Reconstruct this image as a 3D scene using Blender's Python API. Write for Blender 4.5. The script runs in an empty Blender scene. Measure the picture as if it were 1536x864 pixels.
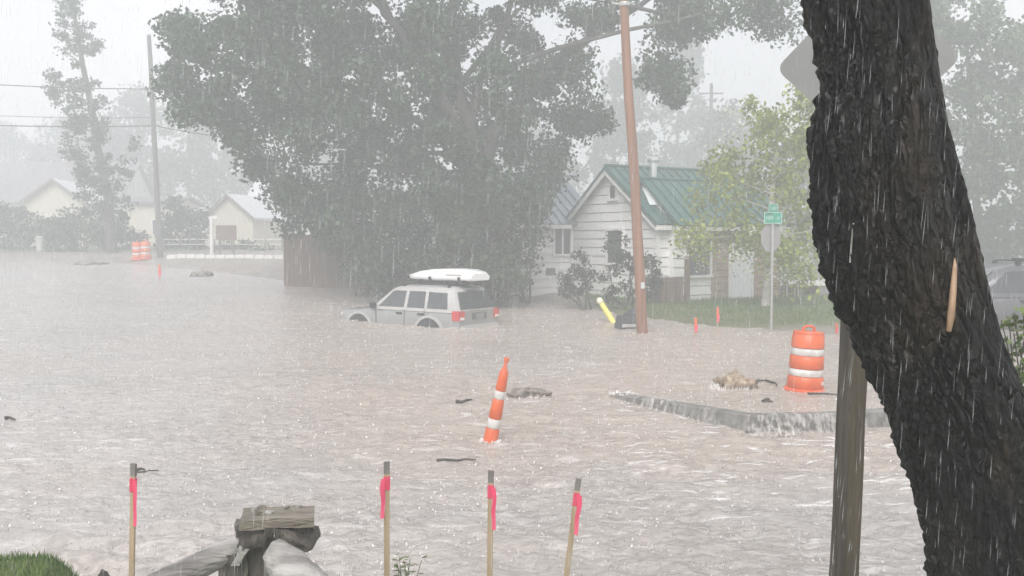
import bpy, bmesh, math, random
import numpy as np
from mathutils import Vector, Matrix, Quaternion

random.seed(7)
RNG = np.random.default_rng(7)
SC = bpy.context.scene
COL = SC.collection
R = math.radians

# ------------------------------------------------------------------ camera
F_PX, HOR, H = 1400.0, 360.0, 2.6          # focal length and horizon in photo pixels, eye height
PITCH = math.atan((432 - HOR) / F_PX)
cam_d = bpy.data.cameras.new('camera')
cam_d.sensor_width = 36.0
cam_d.lens = 36.0 * F_PX / 1536.0
cam_d.clip_start, cam_d.clip_end = 0.05, 2000.0
cam = bpy.data.objects.new('camera', cam_d)
COL.objects.link(cam)
cam.location = (0, 0, H)
cam.rotation_euler = (math.pi / 2 - PITCH, 0, 0)
SC.camera = cam

# ------------------------------------------------------------------ world, sun, exposure
SUN_EL, SUN_ROT = R(42), R(193)
world = bpy.data.worlds.new('World')
SC.world = world
world.use_nodes = True
wn, wl = world.node_tree.nodes, world.node_tree.links
bg = wn['Background']
sky = wn.new('ShaderNodeTexSky')
sky.sky_type = 'NISHITA'
sky.sun_disc = False
sky.sun_elevation, sky.sun_rotation = SUN_EL, SUN_ROT
sky.dust_density, sky.air_density, sky.ozone_density = 3.0, 1.2, 1.0
hs = wn.new('ShaderNodeHueSaturation')
hs.inputs['Saturation'].default_value = 0.16
wl.new(sky.outputs[0], hs.inputs['Color'])
tc = wn.new('ShaderNodeTexCoord')
cn = wn.new('ShaderNodeTexNoise')
cn.inputs['Scale'].default_value = 2.6
cn.inputs['Detail'].default_value = 6
wl.new(tc.outputs['Generated'], cn.inputs['Vector'])
cr = wn.new('ShaderNodeValToRGB')
cr.color_ramp.elements[0].position, cr.color_ramp.elements[0].color = 0.36, (3.15, 3.25, 3.5, 1)
cr.color_ramp.elements[1].position, cr.color_ramp.elements[1].color = 0.64, (4.5, 4.4, 4.6, 1)
wl.new(cn.outputs['Fac'], cr.inputs['Fac'])
mx = wn.new('ShaderNodeMixRGB')
mx.inputs['Fac'].default_value = 0.86                # the overcast deck covers most of the clear sky
wl.new(hs.outputs[0], mx.inputs[1])
wl.new(cr.outputs[0], mx.inputs[2])
wl.new(mx.outputs[0], bg.inputs['Color'])
bg.inputs['Strength'].default_value = 0.10

sun_d = bpy.data.lights.new('sun', 'SUN')
sun_d.energy, sun_d.angle, sun_d.color = 1.45, R(40), (1.0, 0.97, 0.94)
sun = bpy.data.objects.new('sun', sun_d)
COL.objects.link(sun)
sd = Vector((math.sin(SUN_ROT) * math.cos(SUN_EL), math.cos(SUN_ROT) * math.cos(SUN_EL), math.sin(SUN_EL)))
sun.rotation_euler = sd.to_track_quat('Z', 'Y').to_euler()

vs = SC.view_settings
vs.view_transform, vs.look, vs.gamma, vs.exposure = 'Standard', 'None', 1.0, 1.40
SC.cycles.use_denoising = True
SC.cycles.max_bounces = 6
SC.cycles.diffuse_bounces = 3
SC.cycles.volume_bounces = 2
SC.cycles.transparent_max_bounces = 8
HAZE_DENSITY = 0.0126

# ------------------------------------------------------------------ materials
def mat(name, c1, c2=None, rough=0.6, scale=6.0, bump=0.0, bscale=None, metal=0.0, spec=0.5,
        stretch=(1, 1, 1), island=0.0, detail=5, trans=0.0, coat=0.0):
    m = bpy.data.materials.new(name)
    m.use_nodes = True
    n, l = m.node_tree.nodes, m.node_tree.links
    b = n['Principled BSDF']
    b.inputs['Roughness'].default_value = rough
    b.inputs['Metallic'].default_value = metal
    b.inputs['Specular IOR Level'].default_value = spec
    if coat:
        b.inputs['Coat Weight'].default_value = coat
    c2 = c2 or tuple(min(1, v * 1.25 + .005) for v in c1)
    t = n.new('ShaderNodeTexCoord')
    mp = n.new('ShaderNodeMapping')
    mp.inputs['Scale'].default_value = stretch
    l.new(t.outputs['Object'], mp.inputs['Vector'])
    nz = n.new('ShaderNodeTexNoise')
    nz.inputs['Scale'].default_value = scale
    nz.inputs['Detail'].default_value = detail
    l.new(mp.outputs[0], nz.inputs['Vector'])
    rp = n.new('ShaderNodeValToRGB')
    rp.color_ramp.elements[0].position, rp.color_ramp.elements[0].color = 0.33, (*c1, 1)
    rp.color_ramp.elements[1].position, rp.color_ramp.elements[1].color = 0.67, (*c2, 1)
    l.new(nz.outputs['Fac'], rp.inputs['Fac'])
    out = rp.outputs[0]
    if island:
        g = n.new('ShaderNodeNewGeometry')
        mr = n.new('ShaderNodeMapRange')
        mr.inputs['To Min'].default_value, mr.inputs['To Max'].default_value = 1 - island, 1 + island
        l.new(g.outputs['Random Per Island'], mr.inputs['Value'])
        hv = n.new('ShaderNodeHueSaturation')
        l.new(out, hv.inputs['Color'])
        l.new(mr.outputs[0], hv.inputs['Value'])
        out = hv.outputs[0]
    l.new(out, b.inputs['Base Color'])
    if bump:
        nb = n.new('ShaderNodeTexNoise')
        nb.inputs['Scale'].default_value = bscale or scale * 4
        nb.inputs['Detail'].default_value = 6
        l.new(mp.outputs[0], nb.inputs['Vector'])
        bp = n.new('ShaderNodeBump')
        bp.inputs['Strength'].default_value = bump
        bp.inputs['Distance'].default_value = 0.02
        l.new(nb.outputs['Fac'], bp.inputs['Height'])
        l.new(bp.outputs[0], b.inputs['Normal'])
    if trans:
        tr = n.new('ShaderNodeBsdfTranslucent')
        l.new(out, tr.inputs['Color'])
        ms = n.new('ShaderNodeMixShader')
        ms.inputs[0].default_value = trans
        l.new(b.outputs[0], ms.inputs[1])
        l.new(tr.outputs[0], ms.inputs[2])
        l.new(ms.outputs[0], n['Material Output'].inputs['Surface'])
    return m

M = {}
M['leaf_cotton'] = mat('cottonwood_leaf', (.028, .062, .026), (.055, .098, .042), rough=.45, scale=.5, island=.45, trans=.25)
M['leaf_shrub'] = mat('shrub_leaf', (.044, .074, .024), (.082, .112, .040), rough=.5, scale=.6, island=.4, trans=.25)
M['leaf_dark'] = mat('dark_shrub_leaf', (.030, .045, .026), (.055, .070, .036), rough=.5, scale=.8, island=.45, trans=.2)
M['leaf_yellow'] = mat('yellow_green_leaf', (.21, .27, .03), (.33, .38, .07), rough=.45, scale=.5, island=.35, trans=.35)
M['leaf_pale'] = mat('pale_fleck', (.50, .50, .40), (.70, .70, .60), rough=.5, scale=2, island=.2, trans=.3)
M['leaf_mid'] = mat('mid_green_leaf', (.055, .095, .040), (.100, .140, .065), rough=.5, scale=.4, island=.4, trans=.25)
M['leaf_fresh'] = mat('fresh_leaf', (.10, .15, .04), (.20, .25, .08), rough=.4, scale=5, island=.4, trans=.3)
M['leaf_far'] = mat('distant_leaf', (.045, .065, .040), (.075, .090, .055), rough=.6, scale=.3, island=.35, trans=.2)
M['bark'] = mat('grey_bark', (.05, .043, .038), (.10, .088, .075), rough=.85, scale=3, stretch=(1, 1, .25), bump=.8)
M['bark_pale'] = mat('pale_birch_bark', (.35, .33, .30), (.62, .60, .56), rough=.7, scale=5, bump=.3)
M['pole_brown'] = mat('treated_pole', (.20, .095, .055), (.30, .15, .09), rough=.7, scale=4, stretch=(3, 3, .15), bump=.4)
M['pole_grey'] = mat('grey_pole', (.10, .095, .09), (.17, .16, .15), rough=.8, scale=4, stretch=(3, 3, .2), bump=.4)
M['post_wood'] = mat('wet_sign_post', (.032, .024, .016), (.115, .088, .060), rough=.5, scale=7, stretch=(3, 3, .12), bump=.6, bscale=18)
M['siding'] = mat('white_siding', (.76, .755, .74), (.85, .845, .83), rough=.55, scale=1.5, stretch=(.4, .4, 2))
M['siding_brown'] = mat('brown_siding', (.27, .19, .13), (.38, .28, .19), rough=.7, scale=3)
M['trim'] = mat('white_trim', (.72, .71, .69), (.82, .81, .79), rough=.5)
M['roof_green'] = mat('green_metal_roof', (.042, .125, .108), (.058, .160, .142), rough=.32, scale=1.0, metal=.25)
M['roof_blue'] = mat('grey_blue_metal_roof', (.25, .29, .34), (.34, .38, .43), rough=.3, scale=1.0, metal=.4)
M['galv'] = mat('galvanised_metal', (.55, .57, .58), (.75, .77, .78), rough=.3, metal=.5, scale=3)
M['glass'] = mat('window_glass', (.035, .04, .045), (.06, .07, .075), rough=.08, spec=.7)
M['glass_car'] = mat('car_glass', (.05, .055, .06), (.07, .08, .085), rough=.05, spec=.6)
M['door_white'] = mat('white_door', (.78, .80, .83), (.82, .84, .86), rough=.4)
M['fence_brown'] = mat('brown_board', (.13, .085, .062), (.21, .14, .105), rough=.8, scale=3, stretch=(3, 3, .3), bump=.3)
M['silver'] = mat('silver_paint', (.31, .31, .31), (.35, .35, .345), rough=.28, metal=.35, spec=.6, scale=.8, coat=.5)
M['cladding'] = mat('light_grey_cladding', (.42, .415, .405), (.48, .47, .455), rough=.5)
M['grey_paint'] = mat('grey_paint', (.09, .09, .10), (.12, .12, .13), rough=.3, metal=.2, coat=.5)
M['black'] = mat('black_plastic', (.018, .018, .02), (.03, .03, .032), rough=.6)
M['rubber'] = mat('tyre_rubber', (.02, .02, .02), (.04, .04, .04), rough=.8)
M['red_lens'] = mat('red_lens', (.50, .03, .025), (.60, .05, .04), rough=.2, coat=.5)
M['clear_lens'] = mat('clear_lens', (.7, .62, .6), (.8, .74, .72), rough=.15)
M['box_white'] = mat('white_plastic', (.80, .80, .80), (.86, .86, .86), rough=.3, scale=2)
M['orange'] = mat('orange_plastic', (.60, .105, .030), (.74, .15, .048), rough=.35, scale=4, bump=.08, detail=8)
M['orange_dirty'] = mat('muddy_orange', (.62, .10, .035), (.78, .16, .06), rough=.5, scale=5, bump=.05)
M['band'] = mat('reflective_white', (.56, .53, .50), (.76, .74, .72), rough=.35, scale=7)
M['pink'] = mat('pink_ribbon', (.95, .09, .20), (1.0, .18, .30), rough=.4, trans=.35, scale=8)
M['lath'] = mat('pine_lath', (.36, .27, .17), (.50, .39, .26), rough=.7, scale=6, stretch=(4, 4, .3), bump=.2)
M['lath_grey'] = mat('weathered_lath_tip', (.16, .145, .135), (.24, .22, .21), rough=.8)
M['sign_back'] = mat('bare_aluminium', (.30, .30, .30), (.36, .355, .35), rough=.45, metal=.6, scale=2)
M['sign_green'] = mat('sign_green', (.02, .26, .17), (.03, .31, .21), rough=.35)
M['sign_white'] = mat('sign_legend', (.42, .58, .51), (.50, .64, .57), rough=.35)
M['steel'] = mat('steel_post', (.40, .40, .39), (.52, .52, .50), rough=.4, metal=.5)
M['concrete'] = mat('wet_concrete', (.13, .128, .118), (.24, .235, .22), rough=.45, scale=5, bump=.5)
M['rock_tan'] = mat('tan_rock', (.22, .155, .10), (.50, .40, .30), rough=.35, scale=11, bump=.8, stretch=(1, 1, .4))
M['rock_brown'] = mat('brown_rock', (.10, .085, .075), (.34, .29, .25), rough=.4, scale=9, bump=.6)
M['stick'] = mat('wet_stick', (.03, .025, .02), (.08, .065, .05), rough=.5)
M['yellow'] = mat('yellow_plastic', (.80, .68, .12), (.88, .78, .22), rough=.45)
M['cream_plastic'] = mat('pale_yellow_cap', (.85, .82, .55), (.90, .88, .66), rough=.45)
M['tub'] = mat('dark_grey_tub', (.05, .05, .055), (.09, .09, .10), rough=.5)
M['cap_wood'] = mat('weathered_cap_board', (.12, .10, .08), (.27, .235, .19), rough=.6, scale=7, stretch=(.5, 3, 3), bump=.7)
M['old_wood'] = mat('old_dark_wood', (.05, .043, .038), (.16, .14, .12), rough=.7, scale=9, stretch=(2, 2, .5), bump=.9)
M['log'] = mat('bleached_log', (.11, .10, .095), (.46, .44, .42), rough=.55, scale=5, stretch=(.35, 2, 2), bump=1.0, detail=9)
M['stone_pale'] = mat('pale_wet_stone', (.24, .235, .22), (.44, .43, .41), rough=.4, scale=10, bump=.7)
M['wire'] = mat('power_cable', (.03, .03, .03), (.05, .05, .05), rough=.6)
M['cream_wall'] = mat('cream_wall', (.58, .54, .44), (.64, .60, .50), rough=.7)
M['white_wall'] = mat('white_wall', (.64, .64, .62), (.70, .70, .68), rough=.7)
M['roof_grey'] = mat('grey_shingle', (.15, .145, .155), (.22, .21, .22), rough=.8, scale=2)
M['roof_pale'] = mat('pale_metal_roof', (.58, .60, .63), (.68, .70, .72), rough=.4)
M['roof_brown'] = mat('brown_roof_edge', (.16, .13, .115), (.22, .18, .16), rough=.8)
M['lawn'] = mat('grass_blade', (.085, .155, .028), (.16, .245, .055), rough=.5, scale=3, island=.4, trans=.3)
M['white_paint'] = mat('whitewash', (.66, .65, .62), (.78, .77, .75), rough=.6)
M['overflow'] = mat('muddy_overflow', (.26, .25, .235), (.50, .475, .46), rough=.2, spec=.6, scale=14)
M['splash'] = mat('splash_water', (.56, .53, .51), (.74, .71, .69), rough=.2, spec=.6)

# ------------------------------------------------------------------ noise
_TAB = RNG.random((8, 256, 256))
def vnoise(x, y, k=0):
    x = np.asarray(x, float); y = np.asarray(y, float)
    xi, yi = np.floor(x).astype(int), np.floor(y).astype(int)
    fx, fy = x - xi, y - yi
    fx, fy = fx * fx * (3 - 2 * fx), fy * fy * (3 - 2 * fy)
    T = _TAB[k % 8]
    a, b = T[xi & 255, yi & 255], T[(xi + 1) & 255, yi & 255]
    c, d = T[xi & 255, (yi + 1) & 255], T[(xi + 1) & 255, (yi + 1) & 255]
    return (a * (1 - fx) + b * fx) * (1 - fy) + (c * (1 - fx) + d * fx) * fy - 0.5

def sm(a, b, v):
    t = np.clip((np.asarray(v, float) - a) / (b - a), 0, 1)
    return t * t * (3 - 2 * t)

# ------------------------------------------------------------------ water and ground heights
CURB = [(1.60, 14.45), (3.24, 12.50), (4.56, 12.66), (5.3, 12.9), (12.0, 15.2), (40.0, 24.0)]
_cx, _cy = [p[0] for p in CURB], [p[1] for p in CURB]
def curb_y(x): return np.interp(x, _cx, _cy)
UP = 0.205
def water_z(x, y):
    x = np.asarray(x, float); y = np.asarray(y, float)
    smooth = UP * sm(9.5, 17.0, y)
    front = 0.13 * sm(3.3, 1.5, x) * sm(9, 14, y)
    step = front + (UP - front) * sm(0.03, 0.13, y - curb_y(x))
    k = sm(1.2, 1.75, x)
    base = smooth * (1 - k) + step * k
    rise = 0.046 * (np.clip(y, 26, 62) - 26) * sm(4.0, -9.0, x)
    return base + rise

def pt(px, py, Y):
    """World point at depth Y on the sight line of a photo pixel."""
    return Vector(((px - 768) / F_PX * Y / 1.0, Y, H - (py - HOR) / F_PX * Y))

def on_water(px, py):
    Y = 20.0
    for _ in range(60):
        z = float(water_z((px - 768) / F_PX * Y, Y))
        Y = 0.5 * Y + 0.5 * (H - z) * F_PX / (py - HOR)
    return (px - 768) / F_PX * Y, Y

_sh = [on_water(a, b) for a, b in ((-500, 391), (0, 391), (150, 393), (230, 398), (330, 408), (420, 420), (520, 432), (640, 440), (760, 447),
                                   (900, 466), (1000, 481), (1100, 492), (1260, 500), (1340, 503), (1700, 512), (2400, 520))]
_sh.sort()
_sx, _sy = [p[0] for p in _sh], [p[1] for p in _sh]
def shore_y(x): return np.interp(x, _sx, _sy)

def bank(x, y):
    left = sm(-2.45, -2.85, x)
    edge = 4.85 + 0.72 * left + 0.12 * vnoise(x * 1.3, 3.1, 2)
    top = 0.74 + 0.05 * vnoise(x * 2, y * 2, 1) - 0.07 * left
    return top - np.clip((y - edge) * 0.55, 0, 1.4) - 0.5 * sm(0, .5, y - edge - .15) * left * .3

def ground_z(x, y):
    x = np.asarray(x, float); y = np.asarray(y, float)
    n = vnoise(x * .7, y * .7, 3) * .10 + vnoise(x * 2.3, y * 2.3, 4) * .04
    far = water_z(x, np.maximum(y, 16)) + np.clip((y - shore_y(x)) * .085, -.5, .26) + n * np.clip((y - shore_y(x)) / 4 + .6, 0, 1) * .6
    return np.maximum(bank(x, y), np.where(y > 9, far, -.5))
def gz(x, y): return float(ground_z(x, y))

# ------------------------------------------------------------------ mesh helpers
class MB:
    def __init__(s): s.v, s.f = [], []
    def add(s, vs_, fs):
        o = len(s.v)
        s.v += [Vector(p) for p in vs_]
        s.f += [tuple(i + o for i in f) for f in fs]
        return s
    def box(s, c, d, rot=None):
        hx, hy, hz = d[0] / 2, d[1] / 2, d[2] / 2
        P = [Vector((x, y, z)) for z in (-hz, hz) for y in (-hy, hy) for x in (-hx, hx)]
        if rot is not None: P = [rot @ p for p in P]
        c = Vector(c)
        return s.add([p + c for p in P], [(0, 2, 3, 1), (4, 5, 7, 6), (0, 1, 5, 4), (2, 6, 7, 3), (0, 4, 6, 2), (1, 3, 7, 5)])
    def prism(s, poly, off):
        """closed prism: planar polygon (3-D points) swept by the vector off"""
        n = len(poly); off = Vector(off)
        a = [Vector(p) for p in poly]
        return s.add(a + [p + off for p in a], [tuple(range(n))[::-1], tuple(range(n, 2 * n))] + [(i, (i + 1) % n, n + (i + 1) % n, n + i) for i in range(n)])
    def tube(s, pts, rad, n=8, cap=True):
        pts = [Vector(p) for p in pts]
        if not hasattr(rad, '__len__'): rad = [rad] * len(pts)
        vs_, fs = [], []
        ref = None
        for i, p in enumerate(pts):
            d = (pts[min(i + 1, len(pts) - 1)] - pts[max(i - 1, 0)]).normalized()
            if ref is None:
                ref = Vector((1, 0, 0)) if abs(d.x) < .8 else Vector((0, 1, 0))
            ref = (ref - d * ref.dot(d)).normalized()
            b = d.cross(ref)
            for k in range(n):
                a = 2 * math.pi * k / n
                vs_.append(p + (ref * math.cos(a) + b * math.sin(a)) * rad[i])
        for i in range(len(pts) - 1):
            for k in range(n):
                fs.append((i * n + k, i * n + (k + 1) % n, (i + 1) * n + (k + 1) % n, (i + 1) * n + k))
        if cap:
            fs.append(tuple(range(n))[::-1]); fs.append(tuple(range((len(pts) - 1) * n, len(pts) * n)))
        return s.add(vs_, fs)
    def lathe(s, prof, n=24, c=(0, 0, 0), cap=True):
        return s.tube([Vector(c) + Vector((0, 0, z)) for r, z in prof], [r for r, z in prof], n, cap)
    def build(s, name, m, parent=None, smooth=False, world=True, bevel=0.0, base=None):
        """world: vertices are world coordinates; they are moved into the frame of the parent, or of the object's own base"""
        me = bpy.data.meshes.new(name)
        org = Vector((0, 0, 0))
        if world:
            if parent is not None:
                q = parent
                while q is not None: org += q.location; q = q.parent
            elif base is not None: org = Vector(base)
            else:
                org = Vector((sum(p.x for p in s.v) / len(s.v), sum(p.y for p in s.v) / len(s.v), min(p.z for p in s.v)))
        me.from_pydata([p - org for p in s.v], [], s.f)
        me.validate()
        bm = bmesh.new(); bm.from_mesh(me)
        bmesh.ops.recalc_face_normals(bm, faces=bm.faces)
        if bevel:
            bmesh.ops.bevel(bm, geom=[e for e in bm.edges if len(e.link_faces) == 2 and e.calc_face_angle(0) > .5], offset=bevel, segments=2, affect='EDGES', clamp_overlap=True)
        bm.to_mesh(me); bm.free()
        if smooth:
            me.polygons.foreach_set('use_smooth', [True] * len(me.polygons))
            me.set_sharp_from_angle(angle=R(50))
        me.materials.append(m)
        o = bpy.data.objects.new(name, me)
        COL.objects.link(o)
        if parent is not None: o.parent = parent
        elif world: o.location = org
        return o

def tag(o, label=None, cat=None, group=None, kind=None):
    if label: o['label'] = label
    if cat: o['category'] = cat
    if group: o['group'] = group
    if kind: o['kind'] = kind
    return o

def empty(name, loc, label, cat, group=None, rz=0.0):
    o = bpy.data.objects.new(name, None)
    COL.objects.link(o)
    o.empty_display_size = .2
    o.location = loc; o.rotation_euler = (0, 0, rz)
    return tag(o, label, cat, group)

def dup(o, parent=None):
    c = o.copy(); COL.objects.link(c); c.parent = parent
    for ch in o.children: dup(ch, c)
    return c

def share(o, parent, M4):
    """another piece with the mesh of o, placed by a matrix in the frame of parent"""
    c = o.copy(); COL.objects.link(c); c.parent = parent; c.matrix_local = M4
    return c

def quick_mesh(name, verts, faces_n, m, origin=(0, 0, 0), smooth=False):
    """verts (N*k,3) in world coordinates, consecutive polygons of k vertices"""
    me = bpy.data.meshes.new(name)
    nv = len(verts); nf = nv // faces_n
    me.vertices.add(nv); me.vertices.foreach_set('co', (np.asarray(verts) - np.asarray(origin)).astype(np.float32).ravel())
    me.loops.add(nv); me.loops.foreach_set('vertex_index', np.arange(nv, dtype=np.int32))
    me.polygons.add(nf); me.polygons.foreach_set('loop_start', np.arange(0, nv, faces_n, dtype=np.int32))
    me.update(); me.validate()
    me.materials.append(m)
    o = bpy.data.objects.new(name, me); COL.objects.link(o)
    o.location = origin
    return o

def grid_mesh(name, X, Y, Z, m, smooth=True):
    r, c = X.shape
    me = bpy.data.meshes.new(name)
    co = np.stack([X, Y, Z], -1).reshape(-1, 3)
    me.vertices.add(r * c); me.vertices.foreach_set('co', co.astype(np.float32).ravel())
    i = np.arange(r * c).reshape(r, c)
    q = np.stack([i[:-1, :-1], i[:-1, 1:], i[1:, 1:], i[1:, :-1]], -1).reshape(-1, 4)
    me.loops.add(q.size); me.loops.foreach_set('vertex_index', q.astype(np.int32).ravel())
    me.polygons.add(len(q)); me.polygons.foreach_set('loop_start', np.arange(0, q.size, 4, dtype=np.int32))
    me.update()
    me.polygons.foreach_set('use_smooth', [smooth] * len(q))
    me.materials.append(m)
    o = bpy.data.objects.new(name, me); COL.objects.link(o)
    return o

# ------------------------------------------------------------------ setting: ground
def ground_material():
    m = bpy.data.materials.new('wet_ground'); m.use_nodes = True
    n, l = m.node_tree.nodes, m.node_tree.links
    b = n['Principled BSDF']; b.inputs['Roughness'].default_value = .55
    t = n.new('ShaderNodeTexCoord')
    def noise(s, d=5):
        q = n.new('ShaderNodeTexNoise'); q.inputs['Scale'].default_value = s; q.inputs['Detail'].default_value = d
        l.new(t.outputs['Object'], q.inputs['Vector']); return q
    def ramp(q, p0, c0, p1, c1):
        r = n.new('ShaderNodeValToRGB'); e = r.color_ramp.elements
        e[0].position, e[0].color, e[1].position, e[1].color = p0, (*c0, 1), p1, (*c1, 1)
        l.new(q.outputs['Fac'], r.inputs['Fac']); return r
    grass = ramp(noise(2.5), .3, (.085, .105, .040), .7, (.15, .165, .070))
    mud = ramp(noise(1.6), .3, (.20, .17, .145), .7, (.34, .30, .27))
    sel = n.new('ShaderNodeAttribute'); sel.attribute_name = 'grass'
    mixn = n.new('ShaderNodeMixRGB')
    l.new(sel.outputs['Fac'], mixn.inputs['Fac']); l.new(mud.outputs[0], mixn.inputs[1]); l.new(grass.outputs[0], mixn.inputs[2])
    l.new(mixn.outputs[0], b.inputs['Base Color'])
    bp = n.new('ShaderNodeBump'); bp.inputs['Strength'].default_value = .5; bp.inputs['Distance'].default_value = .05
    l.new(noise(9).outputs['Fac'], bp.inputs['Height']); l.new(bp.outputs[0], b.inputs['Normal'])
    return m
M['ground'] = ground_material()
xs = np.unique(np.concatenate([np.linspace(-260, 260, 90), np.linspace(-32, 22, 190)]))
ys = np.unique(np.concatenate([np.linspace(-50, 380, 80), np.linspace(1.5, 8, 50), np.linspace(14, 75, 170)]))
GX, GY = np.meshgrid(xs, ys)
g = grid_mesh('ground', GX, GY, ground_z(GX, GY), M['ground'])
tag(g, kind='structure')
at = g.data.attributes.new('grass', 'FLOAT', 'POINT')
yard = sm(1.5, 3.5, GX + vnoise(GX * .4, GY * .4, 5) * 2) * sm(24, 26, GY) + sm(10, 9, GY)
yard = np.maximum(yard, sm(-16, -22, GX) * sm(54, 58, GY) * .8)
at.data.foreach_set('value', np.clip(yard, 0, 1).astype(np.float32).ravel())

# ------------------------------------------------------------------ setting: flood water
def water_material():
    m = bpy.data.materials.new('muddy_flood_water'); m.use_nodes = True
    n, l = m.node_tree.nodes, m.node_tree.links
    b = n['Principled BSDF']
    b.inputs['Roughness'].default_value = .22
    b.inputs['IOR'].default_value = 1.33
    b.inputs['Specular IOR Level'].default_value = .26
    t = n.new('ShaderNodeTexCoord')
    def noise(s, d=4, w=1.0, st=(1, 1, 1)):
        mp = n.new('ShaderNodeMapping'); mp.inputs['Scale'].default_value = st
        l.new(t.outputs['Object'], mp.inputs['Vector'])
        q = n.new('ShaderNodeTexNoise'); q.inputs['Scale'].default_value = s; q.inputs['Detail'].default_value = d; q.inputs['Distortion'].default_value = w
        l.new(mp.outputs[0], q.inputs['Vector']); return q.outputs['Fac']
    def ramp(f, *stops):
        r = n.new('ShaderNodeValToRGB'); e = r.color_ramp.elements
        for i, (p, c) in enumerate(stops):
            if i > 1: e.new(p)
            e[i].position, e[i].color = p, (*c, 1)
        l.new(f, r.inputs['Fac']); return r.outputs[0]
    mud = ramp(noise(.20, 5, 1.0, (.7, 1.4, 1)), (.30, (.93, .935, .94)), (.70, (1.06, 1.04, 1.03)))
    fine = ramp(noise(7, 5, 1.2, (.8, 1.3, 1)), (.36, (.76, .75, .75)), (.60, (1.08, 1.08, 1.08)))
    mul = n.new('ShaderNodeMixRGB'); mul.blend_type = 'MULTIPLY'
    l.new(ramp(noise(.5, 3, .8, (.6, 1.6, 1)), (.38, (.35,) * 3), (.60, (1.0,) * 3)), mul.inputs['Fac'])
    ta = n.new('ShaderNodeAttribute'); ta.attribute_name = 'silt_glare'
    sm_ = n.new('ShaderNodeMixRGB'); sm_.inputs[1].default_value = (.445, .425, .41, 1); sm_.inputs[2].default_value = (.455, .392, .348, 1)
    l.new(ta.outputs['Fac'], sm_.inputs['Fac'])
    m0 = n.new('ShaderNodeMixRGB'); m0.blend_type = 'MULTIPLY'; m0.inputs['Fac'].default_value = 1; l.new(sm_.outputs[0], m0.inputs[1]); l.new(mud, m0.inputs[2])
    l.new(m0.outputs[0], mul.inputs[1]); l.new(fine, mul.inputs[2])
    foam = ramp(noise(4.2, 7, 1.2, (.45, 2.0, 1)), (.575, (0, 0, 0)), (.66, (1, 1, 1)))
    att = n.new('ShaderNodeAttribute'); att.attribute_name = 'foam'
    fm = n.new('ShaderNodeMath'); fm.operation = 'MULTIPLY'; l.new(foam, fm.inputs[0]); l.new(att.outputs['Fac'], fm.inputs[1])
    mix = n.new('ShaderNodeMixRGB'); mix.inputs[2].default_value = (.80, .78, .765, 1)
    l.new(fm.outputs[0], mix.inputs['Fac']); l.new(mul.outputs[0], mix.inputs[1])
    l.new(mix.outputs[0], b.inputs['Base Color'])
    bp = n.new('ShaderNodeBump'); bp.inputs['Strength'].default_value = .85; bp.inputs['Distance'].default_value = .035
    l.new(noise(11, 4, 1.0), bp.inputs['Height'])
    bp2 = n.new('ShaderNodeBump'); bp2.inputs['Strength'].default_value = .6; bp2.inputs['Distance'].default_value = .012
    l.new(noise(34, 3, .6), bp2.inputs['Height']); l.new(bp.outputs[0], bp2.inputs['Normal'])
    l.new(bp2.outputs[0], b.inputs['Normal'])
    return m
M['water'] = water_material()
rows = np.exp(np.linspace(math.log(5.0), math.log(72.0), 560))
uu = np.concatenate([np.linspace(-1.7, -.66, 60)[:-1], np.linspace(-.66, .66, 540), np.linspace(.66, 1.7, 60)[1:]])
WY, WU = np.meshgrid(rows, uu, indexing='ij')
WX = WU * WY
amp = 1.0 + .8 * sm(16, 6, WY)
WZ = water_z(WX, WY)
calm = 1 - .55 * (sm(0, .4, WY - curb_y(WX)) * sm(3, 1, WY - curb_y(WX)) * sm(1.6, 2.0, WX))
rip = (vnoise(WX * 1.1 + 7, WY * 1.3, 0) * .028 + vnoise(WX * 3.1, WY * 3.9 + 3, 1) * .030
       + vnoise(WX * 6.3 + WY * 1.7, WY * 9.1, 2) * .019 + vnoise(WX * 15, WY * 21 + WX * 3, 3) * .011)
# rapids in front of the curb and a low wave train along the near left bank
rap = sm(2.0, .1, curb_y(WX) - WY) * sm(.0, .12, curb_y(WX) - WY) * sm(1.5, 2.6, WX)
flow_ = sm(.6, 2.2, WX) * sm(8.2, 9.0, WY) * sm(.1, -.4, WY - curb_y(WX))
rip += rap * (vnoise(WX * 2.2, WY * 4.2, 5) * .09) + flow_ * (vnoise(WX * 1.3, WY * 4.6, 6) * .045)
wt = sm(-2.0, -3.6, WX) * sm(8.6, 7.8, WY)
rip += wt * .035 * np.sin((WY + .12 * WX + .25 * vnoise(WX * .9, WY * .9, 6)) * 11)
WZ = WZ + rip * amp * calm
WZ = np.where(WY > shore_y(WX) + 1.6, WZ - .25, WZ)
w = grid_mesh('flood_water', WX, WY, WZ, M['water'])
tag(w, kind='structure')
fo = w.data.attributes.new('foam', 'FLOAT', 'POINT')
flow = sm(.6, 2.2, WX) * sm(8.2, 9.0, WY) * sm(.2, -.3, WY - curb_y(WX))
fv = .34 + .6 * rap + .62 * flow + .35 * vnoise(WX * .35, WY * .5, 4) + .5 * sm(9.5, 7, WY) * sm(.5, 3, WX) * .4
si = w.data.attributes.new('silt_glare', 'FLOAT', 'POINT')
sv = .15 + .75 * sm(8.5, 12, WY) * sm(-.42, -.1, WX / WY) + .45 * vnoise(WX * .28 + 3, WY * .22, 1) + .5 * vnoise(WX * .9, WY * .8 + 5, 2) * .8  # tan silt mid and right; glare painted as paler grey near and left
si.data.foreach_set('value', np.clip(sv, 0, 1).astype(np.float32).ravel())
fo.data.foreach_set('value', np.clip(fv, 0, 1).astype(np.float32).ravel())

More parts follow.
